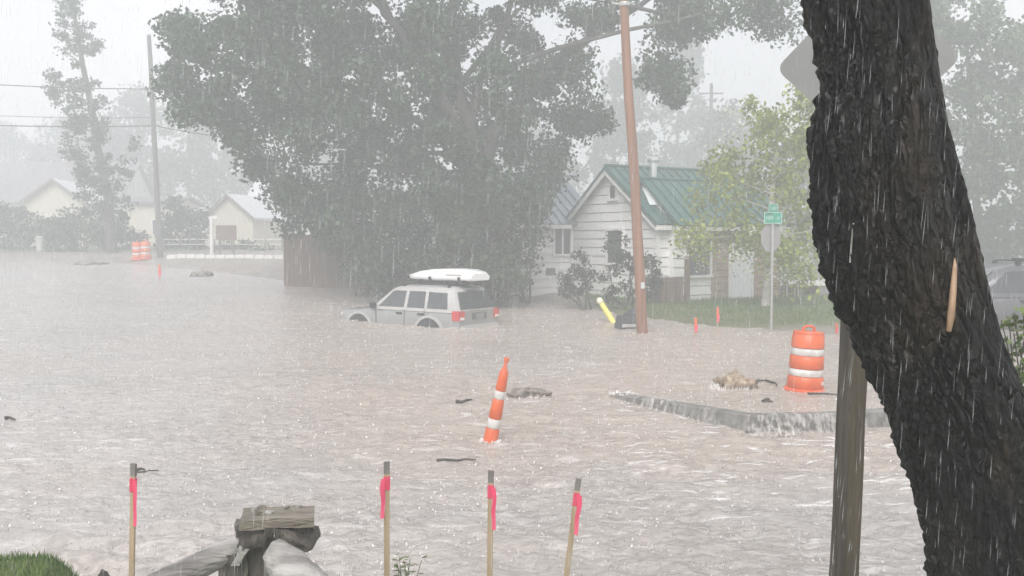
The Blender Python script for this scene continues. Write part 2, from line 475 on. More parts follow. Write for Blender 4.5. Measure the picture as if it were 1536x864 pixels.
# concrete curb island the flood pours over
cb = MB()
cpts = [Vector((x, y, 0)) for x, y in CURB[:5]]
prof_d = [(-.02, -.4), (0.0, .215), (.03, .232), (.17, .236), (.20, -.4)]
ring = []
for i, p in enumerate(cpts):
    d = ((cpts[min(i + 1, 4)] - p).normalized() + (p - cpts[max(i - 1, 0)]).normalized()).normalized()
    nrm = Vector((-d.y, d.x, 0))
    drop = .035 if i == 0 else 0
    ring += [p + nrm * a + Vector((0, 0, b - (drop if b > 0 else 0))) for a, b in prof_d]
k = len(prof_d)
cb.add(ring, [(i * k + j, i * k + (j + 1) % k, (i + 1) * k + (j + 1) % k, (i + 1) * k + j) for i in range(4) for j in range(k)] + [tuple(range(k)), tuple(range(4 * k, 5 * k))])
o = cb.build('curb', M['concrete']); tag(o, kind='structure')
# overflow: thin threads and sheets of water falling down the curb face
rs = random.Random(3)
def curb_at(t):
    L = [(cpts[i + 1] - cpts[i]).length for i in range(4)]
    for i in range(4):
        if t <= L[i]: return cpts[i].lerp(cpts[i + 1], t / L[i]), (cpts[i + 1] - cpts[i]).normalized()
        t -= L[i]
    return cpts[4], (cpts[4] - cpts[3]).normalized()
TT = np.linspace(0.02, 7.0, 900)
rows_ = []
for t in TT:
    p, d = curb_at(t); nrm = Vector((d.y, -d.x, 0))
    zb = float(water_z(p.x + nrm.x * .12, p.y + nrm.y * .12 - .05)) - .02
    th_ = .010 + .016 * (float(vnoise(t * 9, .3, 1)) + .5) + .010 * float(vnoise(t * 33, 4.1, 2)); out_ = .05 * (float(vnoise(t * 5, 9.3, 3)) + .5)
    dz = .035 * max(0, 1 - t / .6)
    row = []
    for a, z, q in ((-.19, .236, .4), (-.10, .238, .5), (-.03, .238, .6), (.008, .228, .8), (.02, .18, 1.0), (.035 + out_ * .4, .12, 1.1), (.05 + out_, .06, 1.3), (.08 + out_ * 1.5, 0, 1.5)):
        z = zb + (z - zb) * 1.0 if z > 0 else zb
        row.append(p + nrm * (a + th_ * q * (a > -.05)) + Vector((0, 0, max(z, zb) + th_ * .4 * (a < .01) - dz * (z > zb))))
    rows_.append(row)
A3 = np.array([[tuple(v) for v in r_] for r_ in rows_])
def film_material():
    m = bpy.data.materials.new('overflow_film'); m.use_nodes = True
    n, l = m.node_tree.nodes, m.node_tree.links
    b = n['Principled BSDF']; b.inputs['Base Color'].default_value = (.50, .47, .45, 1); b.inputs['Roughness'].default_value = .18
    t = n.new('ShaderNodeTexCoord')
    def nz(sc, st, p0, p1):
        mp = n.new('ShaderNodeMapping'); mp.inputs['Scale'].default_value = st; l.new(t.outputs['Object'], mp.inputs['Vector'])
        q = n.new('ShaderNodeTexNoise'); q.inputs['Scale'].default_value = sc; q.inputs['Detail'].default_value = 5; l.new(mp.outputs[0], q.inputs['Vector'])
        mr = n.new('ShaderNodeMapRange'); mr.inputs['From Min'].default_value, mr.inputs['From Max'].default_value = p0, p1; l.new(q.outputs['Fac'], mr.inputs['Value']); return mr.outputs[0]
    a = nz(16, (1, 1, .12), .42, .66); c = nz(1.5, (1, 1, .1), .34, .54)
    mu = n.new('ShaderNodeMath'); mu.operation = 'MULTIPLY'; l.new(a, mu.inputs[0]); l.new(c, mu.inputs[1])
    m2 = n.new('ShaderNodeMath'); m2.operation = 'MULTIPLY_ADD'; m2.inputs[1].default_value = .8; m2.inputs[2].default_value = .06; m2.use_clamp = True; l.new(mu.outputs[0], m2.inputs[0])
    tr = n.new('ShaderNodeBsdfTransparent'); ms = n.new('ShaderNodeMixShader')
    l.new(m2.outputs[0], ms.inputs[0]); l.new(tr.outputs[0], ms.inputs[1]); l.new(b.outputs[0], ms.inputs[2]); l.new(ms.outputs[0], n['Material Output'].inputs['Surface'])
    return m
o = grid_mesh('curb_overflow_water', A3[:, :, 0], A3[:, :, 1], A3[:, :, 2], film_material()); tag(o, 'thin sheets of muddy water pouring over the curb edge', 'water', kind='stuff')

# ------------------------------------------------------------------ trees and shrubs
def inside(poly, x, y):
    c = False; j = len(poly) - 1
    for i in range(len(poly)):
        xi, yi = poly[i]; xj, yj = poly[j]
        if (yi > y) != (yj > y) and x < (xj - xi) * (y - yi) / (yj - yi) + xi: c = not c
        j = i
    return c

def clump_centres(polys, Y, spread, spacing, rnd, gaps=(), behind_x=None):
    """crown volume: the silhouette at its real distance, filled in depth; returns clump centres"""
    out = []
    for poly in polys:
        x0, x1 = min(p[0] for p in poly), max(p[0] for p in poly)
        y0, y1 = min(p[1] for p in poly), max(p[1] for p in poly)
        area = (x1 - x0) * (y1 - y0) / F_PX ** 2 * Y * Y
        for _ in range(int(area / spacing)):
            px, py = rnd.uniform(x0, x1), rnd.uniform(y0, y1)
            if not inside(poly, px, py): continue
            if any(((px - a) / r) ** 2 + ((py - b) / (r * .8)) ** 2 < .6 for a, b, r in gaps): continue
            d = rnd.uniform(-1, 1) * spread
            if behind_x is not None and px > behind_x: d = abs(d) * .8 + .4
            out.append(pt(px, py, Y + d))
    return out

def leaf_cloud(name, centres, cr_, per, size, m, parent=None, seed=1, aspect=.7, droop=0.0, flat=.8, tight=False):
    rg = np.random.default_rng(seed)
    C = np.array([tuple(c) for c in centres])
    if callable(cr_): rad = np.array([cr_(c) for c in centres])
    else: rad = cr_ * rg.uniform(.6, 1.35, len(C))
    idx = np.repeat(np.arange(len(C)), per)
    N = len(idx)
    d = rg.normal(size=(N, 3)); d /= np.linalg.norm(d, axis=1)[:, None]
    rr = rg.random(N) ** (.45 if tight else .62)
    P = C[idx] + d * (rr * rad[idx])[:, None] * np.array([1, 1, flat])
    if droop: P[:, 2] -= droop * rg.random(N) ** 2
    a = rg.normal(size=(N, 3)); a /= np.linalg.norm(a, axis=1)[:, None]
    b = np.cross(a, rg.normal(size=(N, 3))); b /= np.linalg.norm(b, axis=1)[:, None]
    s = size * rg.uniform(.6, 1.4, N)[:, None] * .5
    V = np.stack([P - a * s, P + b * s * aspect + a * s * .15, P + a * s, P - b * s * aspect + a * s * .15], 1).reshape(-1, 3)
    org = Vector((0, 0, 0))
    if parent is not None: org = parent.location.copy()
    o = quick_mesh(name, V, 4, m, origin=org)
    if parent is not None:
        o.parent = parent; o.location = (0, 0, 0)
    return o

def branch_to(mb, a, b, r0, r1, rnd, n=6, wob=.25, sides=7):
    a, b = Vector(a), Vector(b)
    L = (b - a).length
    pts, rad = [], []
    for i in range(n + 1):
        t = i / n
        w_ = math.sin(t * math.pi) * L * wob * .3
        pts.append(a.lerp(b, t) + Vector((rnd.uniform(-1, 1) * w_ * .5, rnd.uniform(-1, 1) * w_ * .5, w_ * .4)))
        rad.append(r0 + (r1 - r0) * t)
    mb.tube(pts, rad, sides)

def tree(name, label, polys, Y, spread, spacing, cr_, per, lsize, leaf, trunk_px, trunk_r, bark='bark', gaps=(), seed=1, cat='tree', group=None,
         limbs=(), twigs=14, base_z=None, behind_x=None, **kw):
    """trunk_px: photo-pixel path (px,py) of the trunk from base to top; limbs: more such paths (with start and end radius)"""
    rnd = random.Random(seed)
    path = [pt(a, b, Y) for a, b in trunk_px]
    zb = gz(path[0].x, path[0].y) if base_z is None else base_z
    path[0].z = zb - .15
    base = Vector((path[0].x, path[0].y, zb))
    t = empty(name, base, label, cat, group)
    mb = MB()
    n = len(path)
    fine, rad = [], []
    for i in range(n - 1):
        for q in range(4):
            f = (i + q / 4) / (n - 1)
            fine.append(path[i].lerp(path[i + 1], q / 4) + Vector((rnd.uniform(-.1, .1), rnd.uniform(-.1, .1), 0)) * trunk_r * (f > 0))
            rad.append(trunk_r * (1.0 - .72 * f) * (1.35 if i == 0 and q == 0 else 1.0) * rnd.uniform(.94, 1.06))
    fine.append(path[-1]); rad.append(trunk_r * .22)
    mb.tube(fine, rad, 12)
    mb.build('trunk', M[bark], t, smooth=True)
    cs = clump_centres(polys, Y, spread, spacing, rnd, gaps, behind_x)
    for pth, r0, r1, dy in limbs:
        lm = MB()
        P = [pt(a, b, Y) + Vector((0, dy * i / (len(pth) - 1), 0)) for i, (a, b) in enumerate(pth)]
        ff, rr = [], []
        for i in range(len(P) - 1):
            for q in range(3):
                u = (i + q / 3) / (len(P) - 1)
                ff.append(P[i].lerp(P[i + 1], q / 3) + Vector((rnd.uniform(-.5, .5), rnd.uniform(-.5, .5), rnd.uniform(-.5, .5))) * r0 * .4 * (u > 0)); rr.append(r0 + (r1 - r0) * u)
        ff.append(P[-1]); rr.append(r1)
        lm.tube(ff, rr, 9)
        lm.build('limb', M[bark], t, smooth=True)
    if twigs and cs:
        for c in rnd.sample(cs, min(twigs, len(cs))):
            near = min(fine, key=lambda p: (p - c).length + (0 if p.z < c.z else 3))
            tw = MB(); branch_to(tw, near, c, trunk_r * .22, trunk_r * .05, rnd, sides=5)
            tw.build('branch', M[bark], t, smooth=True)
    if cs:
        leaf_cloud('crown', cs, cr_, per, lsize, M[leaf], t, seed=seed, **kw)
    return t

# the great cottonwood
main = [(262, 40), (300, -30), (380, -120), (470, -210), (640, -250), (820, -240), (930, -190), (935, 10), (905, 60), (890, 110), (905, 165), (905, 205), (850, 235), (822, 295),
        (795, 330), (700, 300), (600, 300), (520, 330), (440, 345), (425, 318), (398, 275), (372, 232), (335, 200), (288, 180), (262, 160), (250, 110)]
right = [(935, -190), (1050, -160), (1150, -90), (1192, -20), (1192, 30), (1150, 92), (1120, 90), (1070, 60), (1030, 75), (985, 45), (935, 30)]
hang = [(955, 70), (1005, 70), (1035, 120), (1030, 150), (985, 190), (962, 178)]
hang2 = [(880, 85), (925, 80), (905, 120), (880, 150)]
tree('cottonwood_tree', 'huge dark cottonwood with spreading limbs towering over the stranded silver car', [main, right, hang, hang2], 33.5, 4.2, .44, .82, 400, .165, 'leaf_cotton',
     [(715, 450), (712, 330), (705, 250), (700, 190), (690, 130)], .55, seed=11, behind_x=800,
     gaps=[(520, 128, 26), (545, 140, 16), (600, 120, 10), (640, 55, 15), (655, 140, 14), (690, 45, 14), (690, 110, 17), (610, 240, 9), (660, 165, 10), (560, 185, 8), (745, 70, 14), (765, 28, 13), (470, 190, 10), (850, 60, 12), (655, 20, 10), (480, 120, 7), (1010, 40, 12), (1090, 30, 11)],
     limbs=[([(706, 250), (680, 180), (640, 105), (590, 40), (560, -40)], .27, .10, -2.0),
            ([(716, 290), (740, 200), (800, 120), (860, 60), (925, 15), (1000, -40)], .30, .09, 3.6),
            ([(702, 200), (720, 120), (760, 30), (780, -80)], .2, .07, 1.5),
            ([(700, 230), (640, 190), (560, 150), (470, 110), (380, 70)], .17, .05, -1.0),
            ([(930, 12), (1010, 15), (1060, 20), (1100, 30)], .08, .02, 3.6),
            ([(700, 270), (620, 260), (540, 250), (460, 250)], .11, .03, -1.0)], twigs=10)

def shrub(name, label, poly, Y, spread, spacing, cr_, per, size, leaf, seed, cat='shrub', group=None, stems=5, **kw):
    rnd = random.Random(seed)
    cxp = sum(p[0] for p in poly) / len(poly)
    x = (cxp - 768) / F_PX * Y
    base = Vector((x, Y, gz(x, Y)))
    t = empty(name, base, label, cat, group)
    cs = clump_centres([poly], Y, spread, spacing, rnd)
    sb = MB()
    for i in range(stems):
        c = rnd.choice(cs) if cs else base + Vector((0, 0, 1))
        branch_to(sb, base + Vector((rnd.uniform(-.3, .3), rnd.uniform(-.2, .2), -.1)), c, .05, .015, rnd, sides=5)
    sb.build('stems', M['bark'], t)
    leaf_cloud('foliage', cs, cr_, per, size, M[leaf], t, seed=seed, **kw)
    return t

shrub('lilac_shrub', 'tall olive green shrub against the brown board fence below the cottonwood', [(435, 350), (470, 300), (520, 265), (585, 255), (620, 300), (625, 425), (520, 432), (515, 380)], 34.5, 1.4, .26, .62, 190, .15, 'leaf_shrub', 21, group='shrubs under the cottonwood', droop=.4)
shrub('lilac_shrub', 'broad green shrub directly behind the nose of the silver car', [(545, 340), (590, 295), (690, 280), (730, 320), (735, 438), (540, 436)], 33.0, 1.4, .22, .66, 200, .15, 'leaf_cotton', 22, group='shrubs under the cottonwood', droop=.4)
shrub('lilac_shrub', 'pale grey green shrub with a rounded top behind the white roof box', [(655, 330), (690, 285), (770, 272), (815, 300), (822, 360), (790, 400), (785, 440), (660, 440)], 32.0, 1.3, .24, .6, 200, .14, 'leaf_shrub', 23, group='shrubs under the cottonwood', droop=.3)
shrub('lilac_shrub', 'ragged dark shrub beside the left corner of the white house', [(755, 320), (785, 285), (815, 290), (812, 330), (800, 350), (790, 440), (750, 442)], 34.0, 1.0, .4, .55, 110, .16, 'leaf_cotton', 24, group='shrubs under the cottonwood', droop=.3)
shrub('rose_bush', 'wide dark bush below the double window of the white house', [(842, 440), (846, 400), (870, 375), (900, 395), (918, 440)], 31.8, .5, .10, .32, 80, .11, 'leaf_dark', 25, group='bushes along the house front', droop=.1)
shrub('rose_bush', 'tall dark bush in front of the gable window beside the brown pole', [(905, 445), (918, 395), (905, 365), (930, 345), (950, 380), (975, 372), (985, 410), (975, 445)], 31.2, .5, .09, .30, 80, .11, 'leaf_dark', 26, group='bushes along the house front', droop=.1)
shrub('rose_bush', 'low bush right of the brown pole at the house corner', [(962, 440), (968, 405), (985, 398), (990, 440)], 31.6, .3, .08, .24, 60, .10, 'leaf_dark', 27, group='bushes along the house front')

# yellow-green tree before the house, its white-barked trunk behind the street sign
yl = [(1012, 330), (1040, 290), (1062, 240), (1080, 200), (1110, 150), (1150, 115), (1190, 118), (1235, 150), (1250, 250), (1248, 390), (1225, 405), (1180, 412), (1160, 390), (1135, 392), (1105, 390), (1080, 410), (1060, 380), (1030, 365)]
ty = tree('aspen_tree', 'yellow green aspen with a white trunk in front of the green roofed house', [yl], 30.0, 1.5, .30, .62, 120, .15, 'leaf_yellow',
          [(1148, 492), (1150, 440), (1152, 360), (1158, 270), (1165, 180)], .16, bark='bark_pale', seed=31, twigs=26, droop=.7,
          gaps=[(1085, 335, 12), (1120, 300, 10), (1180, 350, 12), (1060, 300, 10), (1200, 250, 10), (1100, 250, 10)])
rb = random.Random(5)
bc = clump_centres([[(1020, 370), (1080, 335), (1130, 310), (1180, 330), (1200, 400), (1160, 420), (1130, 395), (1095, 395), (1070, 415)], [(1075, 160), (1110, 140), (1100, 210), (1070, 215)]], 29.6, 1.0, .22, rb)
leaf_cloud('sky_gap_flecks', bc, .42, 22, .10, M['leaf_pale'], ty, seed=6, droop=.4)  # pale flecks painted in for sky gaps and brightly lit leaves

# big hazy tree on the right, seen past the leaning trunk
tree('maple_tree', 'large pale green tree rising behind the grey parked vehicle', [[(1330, -20), (1390, -60), (1480, -40), (1510, 10), (1560, 60), (1600, 150), (1620, 300), (1600, 400), (1480, 405), (1400, 395), (1340, 340), (1310, 200), (1320, 60)]],
     46, 4, .75, 1.0, 190, .27, 'leaf_mid', [(1470, 440), (1465, 330), (1455, 200), (1440, 60)], .28, seed=41, twigs=14)
# narrow tall tree on the left
tree('poplar_tree', 'narrow ragged poplar standing apart left of the grey utility pole', [[(92, 10), (125, 5), (145, 40), (150, 80), (130, 95), (128, 130), (165, 110), (160, 90), (140, 70), (165, 65), (160, 100), (150, 150), (160, 145), (165, 190), (150, 240), (120, 240), (95, 215), (105, 170), (78, 150), (80, 110), (105, 105), (95, 60)],
     [(100, 230), (150, 240), (215, 205), (205, 250), (190, 290), (205, 330), (135, 330), (115, 290)]], 56, 1.2, .19, .46, 44, .20, 'leaf_cotton',
     [(168, 388), (165, 300), (150, 220), (138, 140), (125, 60), (118, 15)], .30, seed=51, twigs=12)
# shrubs and trees in the left distance
hz = [('privet_shrub', 'olive green hedge shrub at the far left edge of the flood', [(-60, 388), (-60, 318), (0, 305), (50, 318), (85, 332), (90, 388)], 60, 'leaf_shrub', 61),
      ('privet_shrub', 'olive green shrub below the small gabled house', [(70, 388), (75, 330), (110, 318), (150, 330), (165, 350), (160, 388)], 58, 'leaf_shrub', 62),
      ('privet_shrub', 'grey green shrub around the foot of the narrow poplar', [(150, 388), (150, 350), (175, 330), (192, 350), (228, 360), (228, 388)], 60, 'leaf_dark', 63),
      ('privet_shrub', 'dark round shrub between the grey pole and the cream garage', [(248, 386), (246, 320), (262, 298), (290, 300), (308, 330), (318, 386)], 61, 'leaf_dark', 64),
      ('privet_shrub', 'low shrub in front of the cream garage', [(330, 388), (335, 362), (385, 358), (418, 362), (422, 388)], 60, 'leaf_shrub', 65)]
for nm, lb, pl, Y, lf, sd_ in hz:
    shrub(nm, lb, pl, Y, 1.5, .34, .75, 90, .26, lf, sd_, group='shrubs along the far left shore')
far = [('distant faint tree at the far left behind the long grey roof', [(-60, 245), (-40, 190), (10, 180), (40, 215), (60, 245)], 130, 71),
       ('distant round tree behind the chimney of the long grey roof', [(40, 250), (70, 200), (110, 175), (150, 195), (160, 260)], 120, 72),
       ('hazy tall tree just left of the grey utility pole', [(150, 260), (165, 170), (195, 130), (225, 140), (240, 200), (238, 300), (150, 300)], 105, 73),
       ('hazy broad tree just right of the grey utility pole', [(235, 300), (240, 180), (265, 150), (310, 165), (330, 200), (330, 300)], 100, 74),
       ('hazy tree rising behind the cream garage', [(300, 310), (310, 230), (345, 200), (385, 215), (410, 250), (415, 310)], 110, 75),
       ('distant tall tree above the green roof left of the chimney pipe', [(860, 270), (880, 200), (900, 130), (935, 90), (960, 140), (975, 270)], 95, 76),
       ('distant tree above the green roof right of the chimney pipe', [(960, 275), (975, 200), (1000, 90), (1030, 60), (1050, 120), (1062, 275)], 105, 77),
       ('distant tree behind the yellow green aspen', [(1040, 290), (1060, 200), (1090, 150), (1130, 170), (1150, 290)], 90, 78),
       ('distant tree between the aspen and the leaning trunk', [(1130, 400), (1150, 300), (1200, 200), (1260, 190), (1320, 260), (1330, 400)], 75, 79),
       ('distant tree hidden behind the cottonwood trunk', [(420, 330), (450, 230), (540, 180), (640, 220), (680, 330)], 115, 80),
       ('distant tree behind the ragged shrub beside the white house', [(660, 330), (700, 220), (780, 170), (850, 210), (880, 330)], 110, 81)]
for lb, pl, Y, sd_ in far:
    cxp = sum(p[0] for p in pl) / len(pl); y0 = min(p[1] for p in pl)
    tree('distant_tree', lb, [pl], Y, 3, 1.3, 1.6, 90, .5, 'leaf_far', [(cxp, 390), (cxp, 300), (cxp + 4, y0 + 40)], .4, seed=sd_, twigs=6, group='hazy trees behind the houses')

# ------------------------------------------------------------------ white house with green roof
C0 = Vector((3.77, 35.2, 0)); EU = Vector((.867, .5, 0)).normalized(); EV = Vector((EU.y, -EU.x, 0)); ZUP = Vector((0, 0, 1))
def hp(u, v, z): return C0 + EU * u + EV * v + ZUP * z
HB = .30
house = empty('white_house', hp(0, 0, HB), 'white clapboard house with a green metal roof behind the brown pole', 'house')
def wall_boards(parent, a, b, z0, z1, out, m, course=.33, clip=None):
    """lap siding boards from a to b (world xy), one object per course; clip(z) -> (s0,s1) fractions along the wall"""
    n = int(math.ceil((z1 - z0) / course))
    for i in range(n):
        lo, hi = z0 + i * course, min(z0 + (i + 1) * course - .028, z1)
        s = [(0, 1), (0, 1)] if clip is None else [clip(lo), clip(hi)]
        if s[0][1] - s[0][0] < .02: continue
        p = [a.lerp(b, s[0][0]) + ZUP * lo, a.lerp(b, s[0][1]) + ZUP * lo, a.lerp(b, s[1][1]) + ZUP * hi, a.lerp(b, s[1][0]) + ZUP * hi]
        q = [p[0] + out * .075, p[1] + out * .075, p[2] + out * .045, p[3] + out * .045]
        MB().add(p + q, [(0, 1, 2, 3), (4, 5, 6, 7), (0, 1, 5, 4), (1, 2, 6, 5), (2, 3, 7, 6), (3, 0, 4, 7)]).build('siding_board', m, parent)
def window(parent, a, b, z0, z1, out, panes=1, mt='trim'):
    """frame of four bars proud of the wall, glass and centre mullions behind it"""
    d = (b - a).normalized(); W = (b - a).length
    fr = MB(); rot = Matrix((d, out, ZUP)).transposed()
    o_ = out * .09
    mid = a.lerp(b, .5)
    t_ = .09
    fr.box(mid + o_ + ZUP * (z1 + t_ / 2), (W + 2 * t_, .1, t_), rot)
    fr.box(mid + o_ * 1.2 + ZUP * (z0 - t_ / 2), (W + 2 * t_ + .06, .13, t_), rot)
    fr.box(a - d * t_ / 2 + o_ + ZUP * ((z0 + z1) / 2), (t_, .1, z1 - z0), rot)
    fr.box(b + d * t_ / 2 + o_ + ZUP * ((z0 + z1) / 2), (t_, .1, z1 - z0), rot)
    f = fr.build('window', M[mt], parent)
    for i in range(panes):
        q0, q1 = a.lerp(b, i / panes + (.05 if i else 0)), a.lerp(b, (i + 1) / panes - (.05 if i < panes - 1 else 0))
        c = q0.lerp(q1, .5)
        MB().box(c + out * .085 + ZUP * ((z0 + z1) / 2), ((q1 - q0).length, .02, z1 - z0), rot).build('pane', M['glass'], f)
    for i in range(1, panes):
        MB().box(a.lerp(b, i / panes) + out * .10 + ZUP * ((z0 + z1) / 2), (W * .1, .07, z1 - z0), rot).build('mullion', M[mt], f)
    return f
def roof_plane(parent, p_ridge0, p_ridge1, p_eave0, p_eave1, m, wd=.42, thick=.05):
    """standing seam panels from ridge to eave, each an object; returns nothing"""
    L = (p_ridge1 - p_ridge0).length
    n = max(1, int(round(L / wd)))
    nr = (p_ridge1 - p_ridge0).cross(p_eave0 - p_ridge0).normalized()
    if nr.z < 0: nr = -nr
    d = (p_ridge1 - p_ridge0).normalized()
    for i in range(n):
        f0, f1 = i / n, (i + 1) / n
        a, b = p_ridge0.lerp(p_ridge1, f0), p_ridge0.lerp(p_ridge1, f1)
        e, f = p_eave0.lerp(p_eave1, f0), p_eave0.lerp(p_eave1, f1)
        g_ = .002
        mb = MB().prism([a, b, f, e], nr * thick)
        mb.prism([a + d * g_ + nr * thick, a + d * .05 + nr * thick, e + d * .05 + nr * thick, e + d * g_ + nr * thick], nr * .05)
        mb.build('roof_panel', m, parent)
# block A
ZE, ZR, HW = 3.34, 5.24, 2.71
aw = MB().prism([hp(0, -HW, HB - .5), hp(0, HW, HB - .5), hp(0, HW, ZE), hp(0, 0, ZR), hp(0, -HW, ZE)], EU * 6.0).build('gable_block', M['siding'], house)
def clipA(z):
    if z <= ZE: return (0, 1)
    k_ = (ZR - z) / (ZR - ZE); return (.5 - .5 * k_, .5 + .5 * k_)
wall_boards(aw, hp(0, -HW, 0), hp(0, HW, 0), HB + .05, ZR - .05, -EU, M['siding'], clip=clipA)
wall_boards(aw, hp(0, HW, 0), hp(.42, HW, 0), HB + .05, ZE - .02, EV, M['siding'])
MB().box(hp(-.04, HW + .03, (HB + ZE) / 2), (.14, .14, ZE - HB), Matrix((EU, EV, ZUP)).transposed()).build('corner_board', M['trim'], house)
MB().box(hp(-.04, -HW - .03, (HB + ZE) / 2), (.14, .14, ZE - HB), Matrix((EU, EV, ZUP)).transposed()).build('corner_board', M['trim'], house)
window(house, hp(0, -.15, 0), hp(0, .75, 0), 1.75, 2.95, -EU)
window(house, hp(0, -.02, 0), hp(0, .35, 0), 4.15, 4.62, -EU)
ra = MB().tube([hp(-.35, 0, ZR + .14), hp(6.2, 0, ZR + .14)], .07, 6).build('roof', M['roof_green'], house)
sl = (ZR - ZE) / HW
def za(v): return ZR + .02 - sl * abs(v)
roof_plane(ra, hp(-.35, .02, za(0)), hp(6.2, .02, za(0)), hp(-.35, HW + .35, za(HW + .35)), hp(6.2, HW + .35, za(HW + .35)), M['roof_green'])
roof_plane(ra, hp(-.35, -.02, za(0)), hp(6.2, -.02, za(0)), hp(-.35, -HW - .35, za(HW + .35)), hp(6.2, -HW - .35, za(HW + .35)), M['roof_green'])
for s in (-1, 1):       # white rake boards under the roof edge
    MB().prism([hp(-.36, 0, ZR - .02), hp(-.36, s * (HW + .34), za(HW + .34) - .03), hp(-.36, s * (HW + .34), za(HW + .34) - .20), hp(-.36, 0, ZR - .21)], EU * .05).build('rake_board', M['trim'], house)
    MB().prism([hp(-.365, s * .02, ZR + .09), hp(-.365, s * (HW + .37), za(HW + .37) + .07), hp(-.365, s * (HW + .37), za(HW + .37) - .035), hp(-.365, s * .02, ZR - .025)], EU * -.03).build('rake_trim', M['roof_green'], house)
MB().box(hp(.0, HW + .33, za(HW + .33) - .1), (.7, .06, .16), Matrix((EU, EV, ZUP)).transposed()).build('fascia', M['trim'], house)
# stove pipe and its flashing sheet
nrA = Vector((0, 0, 1)) * 1.0 + EV * sl; nrA.normalize()
def on_roof(px, py):
    o3, d3 = Vector((0, 0, H)), pt(px, py, 1.0) - Vector((0, 0, H))
    p3 = hp(0, 0, za(0)) + nrA * .11
    return o3 + d3 * ((p3 - o3).dot(nrA) / d3.dot(nrA))
MB().prism([on_roof(962, 281), on_roof(987, 281), on_roof(1007, 307), on_roof(974, 308)], nrA * .02).build('flashing_sheet', M['door_white'], house)
pp = MB().tube([hp(1.15, 1.0, za(1.0) - .1), hp(1.15, 1.0, 5.55)], .13, 12).build('chimney_pipe', M['galv'], house, smooth=True)
MB().lathe([(.20, 0), (.22, .05), (.22, .12), (.05, .2)], 14, hp(1.15, 1.0, 5.5)).build('chimney_cap', M['galv'], pp)
# wing B, right
VB = 3.02
bw = MB().prism([hp(.42, VB, HB - .5), hp(.42, VB, 3.1), hp(.42, 1.45, 4.55), hp(.42, 0.5, 3.9), hp(.42, 0.5, HB - .5)], EU * 5.2).build('side_wing', M['siding'], house)
wall_boards(bw, hp(.42, VB, 0), hp(2.15, VB, 0), HB + .02, 3.08, EV, M['siding'])
wall_boards(bw, hp(2.15, VB, 0), hp(5.62, VB, 0), HB + .02, 3.08, EV, M['siding_brown'], course=.24)
window(house, hp(1.05, VB, 0), hp(2.05, VB, 0), 1.35, 2.5, EV)
rotB = Matrix((EU, EV, ZUP)).transposed()
dr = MB().box(hp(3.58, VB + .09, 1.32), (1.0, .06, 2.1), rotB).build('door', M['door_white'], house, bevel=.01)
MB().box(hp(3.58, VB + .08, 2.44), (1.24, .08, .12), rotB).box(hp(3.02, VB + .08, 1.32), (.1, .08, 2.1), rotB).box(hp(4.14, VB + .08, 1.32), (.1, .08, 2.1), rotB).build('door_frame', M['trim'], house)
MB().tube([hp(3.2, VB + .12, 1.3), hp(3.2, VB + .19, 1.3)], .03, 8).build('handle', M['steel'], dr)
rb_ = MB().tube([hp(.3, 1.3, 4.86), hp(5.9, 1.3, 4.86)], .06, 6).build('roof', M['roof_green'], house)
roof_plane(rb_, hp(.3, 1.32, 4.75), hp(5.9, 1.32, 4.75), hp(.3, 3.42, 3.08), hp(5.9, 3.42, 3.08), M['roof_green'])
roof_plane(rb_, hp(.3, 1.28, 4.75), hp(5.9, 1.28, 4.75), hp(.3, .3, 3.97), hp(5.9, .3, 3.97), M['roof_green'])
MB().box(hp(3.1, 3.38, 3.0), (5.6, .05, .15), rotB).build('fascia', M['trim'], house)
# wing C, left
VC = -2.66
cw = MB().prism([hp(-4.6, VC, HB - .5), hp(-4.6, VC, 3.38), hp(-4.6, -5.2, 5.2), hp(-4.6, -7.6, 3.38), hp(-4.6, -7.6, HB - .5)], EU * 5.5).build('left_wing', M['siding'], house)
wall_boards(cw, hp(-4.6, VC, 0), hp(-.06, VC, 0), HB + .1, 3.35, EV, M['siding'])
window(house, hp(-.92, VC, 0), hp(-.2, VC, 0), 2.05, 3.1, EV, panes=2)
MB().box(hp(-1.1, VC + .06, 1.35), (.42, .05, .28), rotB).build('vent', M['glass'], house)
rc = MB().tube([hp(-4.9, -5.2, 5.36), hp(2, -5.2, 5.36)], .06, 6).build('roof', M['roof_blue'], house)
roof_plane(rc, hp(-4.9, -5.18, 5.26), hp(1.2, -5.18, 5.26), hp(-4.9, VC + .4, 3.2), hp(1.2, VC + .4, 3.2), M['roof_blue'])
roof_plane(rc, hp(-4.9, -5.22, 5.26), hp(1.2, -5.22, 5.26), hp(-4.9, -7.9, 3.2), hp(1.2, -7.9, 3.2), M['roof_blue'])
MB().box(hp(-2.6, VC + .36, 3.12), (4.6, .05, .15), rotB).build('fascia', M['trim'], house)
MB().tube([hp(-.12, VC + .14, 3.1), hp(-.12, VC + .14, .4)], .045, 8).build('downpipe', M['trim'], house)

# small brown fence and gate post at the house corner
gf = empty('corner_fence', hp(.15, 3.6, HB), 'short dark brown fence panel at the corner of the white house', 'fence')
for i in range(7):
    MB().box(hp(-1.0 + i * .2, 3.75, .85), (.17, .03, .95 + .03 * (i % 2)), rotB).build('fence_board', M['fence_brown'], gf)
MB().box(hp(-.3, 3.72, .62), (1.5, .03, .08), rotB).box(hp(-.3, 3.72, 1.12), (1.5, .03, .08), rotB).build('rail', M['fence_brown'], gf)
MB().box(hp(.47, 3.74, 1.1), (.14, .14, 1.7), rotB).build('post', M['fence_brown'], gf)

